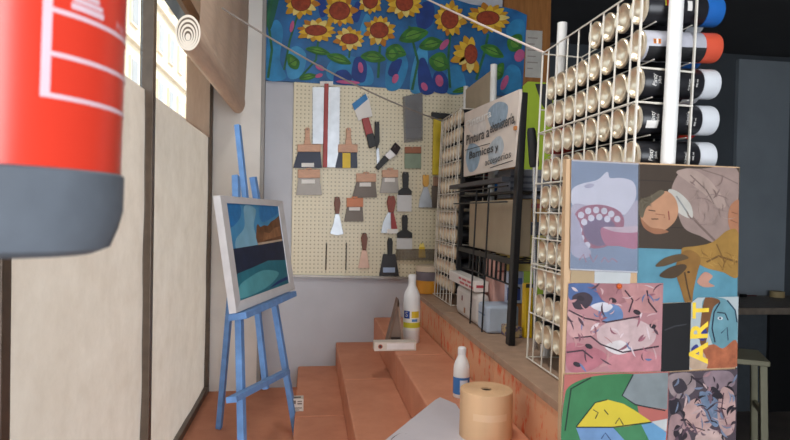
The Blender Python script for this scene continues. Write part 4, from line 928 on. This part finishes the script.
# strips under the top sheet
A = sheet3('s', '', [(571, 269), (594, 270), (594, 283), (570, 282)], (198, 170, 132), lift=.0020); fin(A, 'paper_strip', 'beige paper strip below the pale sheet on the board')
A = sheet3('s', '', [(594, 270), (630, 270.5), (629, 283.5), (593.5, 283)], (212, 214, 214), lift=.0028); fin(A, 'paper_strip', 'white paper strip below the pale sheet on the board')
# pale sheet with a surreal print
A = sheet3('s', '', [(570.5, 160), (637, 163.5), (636, 272.5), (569, 269.5)], (136, 152, 174), lift=.0036, tone=1)
A.blob([(571, 190), (580, 184), (596, 180), (606, 172), (609, 178), (620, 178), (632, 182), (635, 195), (630, 208), (622, 215), (600, 208), (580, 206), (571, 204)], (222, 220, 228), var=.05)
A.blob([(571, 206), (590, 206), (610, 209), (622, 216), (636, 200), (636, 226), (620, 232), (600, 236), (572, 240)], (192, 184, 196), var=.06)
A.blob([(574, 214), (584, 206), (602, 205), (618, 211), (623, 222), (618, 236), (606, 246), (590, 248), (580, 240), (575, 228)], (170, 106, 124), var=.1)
A.blob([(582, 226), (592, 218), (606, 218), (614, 226), (610, 240), (598, 246), (586, 240)], (126, 104, 132), var=.1)
A.blob([(600, 228), (618, 228), (636, 230), (636, 248), (618, 246), (604, 244)], (190, 118, 140), var=.1); A.blob([(602, 227), (620, 227), (636, 226), (636, 232), (616, 232)], (214, 190, 196))
for x, y in ((580, 215), (587, 211), (595, 210), (603, 211), (610, 214), (616, 219), (583, 222), (590, 218), (598, 217), (606, 219), (578, 230), (580, 238), (586, 245)): A.shape(ell(x, y, 3.2, 3.4, 12), (222, 218, 226))
A.blob([(570, 214), (578, 222), (582, 240), (590, 252), (584, 258), (570, 252)], (184, 180, 196)); A.shape(ell(588, 186, 5, 2.2, 12, -.2), (188, 184, 200))
for i, pts in enumerate(([(578, 260), (582, 254), (585, 262)], [(588, 254), (592, 262), (596, 255)], [(600, 262), (603, 257), (607, 262), (611, 258), (616, 262)])): A.line(pts, 1, (176, 120, 136))
A.line([(570.8, 160.5), (637, 164)], 1.6, (214, 212, 214)); A.line([(569, 269), (636, 272)], 1.6, (220, 220, 222))
t = fin(A, 'collage_picture', 'pale washed out sheet with a toothed red mouth at upper left of the board')
for ch in t.children:
    if ch.name.startswith('print'): pass
cov = G().prism([onB(x, y) + bn * .0060 for x, y in ((570, 159.5), (637.5, 163), (636.5, 273), (568.5, 270))], bn * .0004).build('plastic_sleeve', glass_mat('hazy_sleeve', (244, 244, 246), .04, .05), t)

# ------------------------------------------------------------------ cords, notice, dim room at the right
p0, p1 = onY(200, -6, 2.45), rk(-.01, YR2 + 6 * PIT, RH)
p0 = onX(222, 8, -.30)
cpts = [p0 + (p1 - p0) * t + V((0, 0, -.035 * 4 * t * (1 - t))) for t in [i / 16 for i in range(17)]]
tag(G().tube(cpts, .0035, 6).build('grey_cord', M((150, 140, 132), .6)), 'grey cord stretched from the blind to the far can rack', 'cord')
q1 = rk(-.01, YR1 + 8 * PIT, RH); q0 = onY(340, -46, YB - .002)
cpts = [q0 + (q1 - q0) * t + V((0, 0, -.012 * 4 * t * (1 - t))) for t in [i / 16 for i in range(17)]]
tag(G().tube(cpts, .0036, 6).build('white_cord', M((214, 198, 188), .6)), 'pale cord running from the near can rack up across the sunflowers', 'cord')
nt_ = [onY(526, 30, YB - .0215), onY(542.5, 31, YB - .0215), onY(541, 78, YB - .0215), onY(525, 77, YB - .0215)]
no = thing('paper_notice', 'pale paper notice pinned to the brown wood panel', 'notice', nt_[3])
G().prism(nt_, (0, -.0006, 0)).build('paper', M((176, 172, 164), .7), no)
g = G()
for i, w in enumerate((.7, .5, .8, .6, .75, .4)):
    a_ = nt_[0].lerp(nt_[3], .15 + i * .13); b_ = nt_[1].lerp(nt_[2], .15 + i * .13); l_ = a_.lerp(b_, .12); r_ = a_.lerp(b_, .12 + w * .95 * .9)
    g.add([l_ + V((0, -.0009, 0)), r_ + V((0, -.0009, 0)), r_ + V((0, -.0009, -.006)), l_ + V((0, -.0009, -.006))], [(0, 3, 2, 1)])
g.build('written_lines', M((140, 130, 126), .7), no)
# stool
stc = V((2.49, 3.22, 0)); sz_ = H - .80
so = thing('wooden_stool', 'pale painted wooden stool in the dim room beyond the board', 'stool', stc)
sm = M((150, 146, 122), .6, .08, 12); so.rotation_euler = (0, 0, math.radians(-29))
G().box((stc.x - .17, stc.y - .16, sz_ - .03), (stc.x + .17, stc.y + .16, sz_)).build('seat', sm, so, bev=.006)
for i in (-1, 1):
    for j in (-1, 1): G().bar((stc.x + i * .16, stc.y + j * .145, .001), (stc.x + i * .14, stc.y + j * .13, sz_ - .031), .036, .036).build('leg', sm, so, bev=.003)
for j in (-1, 1):
    for z in (.24, .44): G().bar((stc.x - .145, stc.y + j * .138, z), (stc.x + .145, stc.y + j * .138, z), .02, .03).build('rung', sm, so)
    G().bar((stc.x + j * .150, stc.y - .13, .34), (stc.x + j * .150, stc.y + .13, .34), .02, .03).build('rung', sm, so)
ct = thing('dark_counter', 'dark counter with a worn top against the far wall', 'counter', (3.2, 4.3, 0))
zc_ = H - .665
G().box((2.5, 4.0, zc_ - .05), (4.17, 4.655, zc_)).build('worktop', M((124, 112, 100), .5, .2, 20), ct, bev=.004)
G().box((2.52, 4.05, .001), (3.42, 4.65, zc_ - .051)).build('front', M((70, 76, 82), .6), ct)
G().box((3.42, 4.02, .001), (4.16, 4.65, zc_ - .051)).build('cupboard', M((22, 22, 24), .5), ct)
tc_ = onZ(777, 297, zc_ + .001)
tp = thing('tape_roll', 'roll of cream tape lying on the dark counter', 'tape', tc_)
G().lathe([(.03, 0), (.055, 0), (.056, .002), (.056, .046), (.055, .048), (.03, .048), (.03, 0)], tc_, n=32).build('tape', M((190, 168, 122), .6), tp)
G().lathe([(.0295, .001), (.0295, .047), (.027, .047), (.027, .001), (.0295, .001)], tc_, n=24).build('core', M((120, 100, 80), .7), tp)
th_ = onZ(746, 297.5, zc_ + .001)
hb = thing('small_tool', 'dark small tool lying on the dark counter', 'tool', th_)
G().tube([th_ + V((-.05, 0, .016)), th_ + V((.0, 0, .016))], .014, 12).build('handle', M((26, 24, 24), .5), hb)
G().box((th_.x, th_.y - .012, th_.z + .012), (th_.x + .09, th_.y + .012, th_.z + .02)).build('blade', M((84, 40, 34), .5), hb)

# ------------------------------------------------------------------ light
w = bpy.data.worlds.new('world'); S.world = w; w.use_nodes = True
bg = w.node_tree.nodes['Background']; bg.inputs[0].default_value = (.80, .88, 1, 1); bg.inputs[1].default_value = 1.6
def lamp(nm, typ, loc, rot, energy, color=(1, 1, 1), size=None, size_y=None):
    l = bpy.data.lights.new(nm, typ); l.energy = energy; l.color = color
    if typ == 'AREA':
        l.shape = 'RECTANGLE'; l.size = size; l.size_y = size_y or size
    o = bpy.data.objects.new(nm, l); COL.objects.link(o); o.location = loc; o.rotation_euler = rot; return o
sun = lamp('sun', 'SUN', (0, 0, 10), (math.radians(48), 0, math.radians(70)), 3.2, (1, .93, .82)); sun.data.angle = .01
# added fill lamp behind the photographer, at a doorway made up for it
lamp('added_rear_fill', 'AREA', (.7, -1.78, 1.25), (math.radians(90), 0, 0), 34, (.92, .96, 1), 1.1, 2.0)
# added fill lamp under the ceiling
lamp('added_ceiling_fill', 'AREA', (.15, .9, 2.83), (0, 0, 0), 9, (1, .97, .92), .16, 1.2)
vs = S.view_settings; S.display_settings.display_device = 'sRGB'
vs.view_transform = 'Standard'; vs.look = 'None'; vs.gamma = 1; vs.exposure = 1.0; vs.use_curve_mapping = False
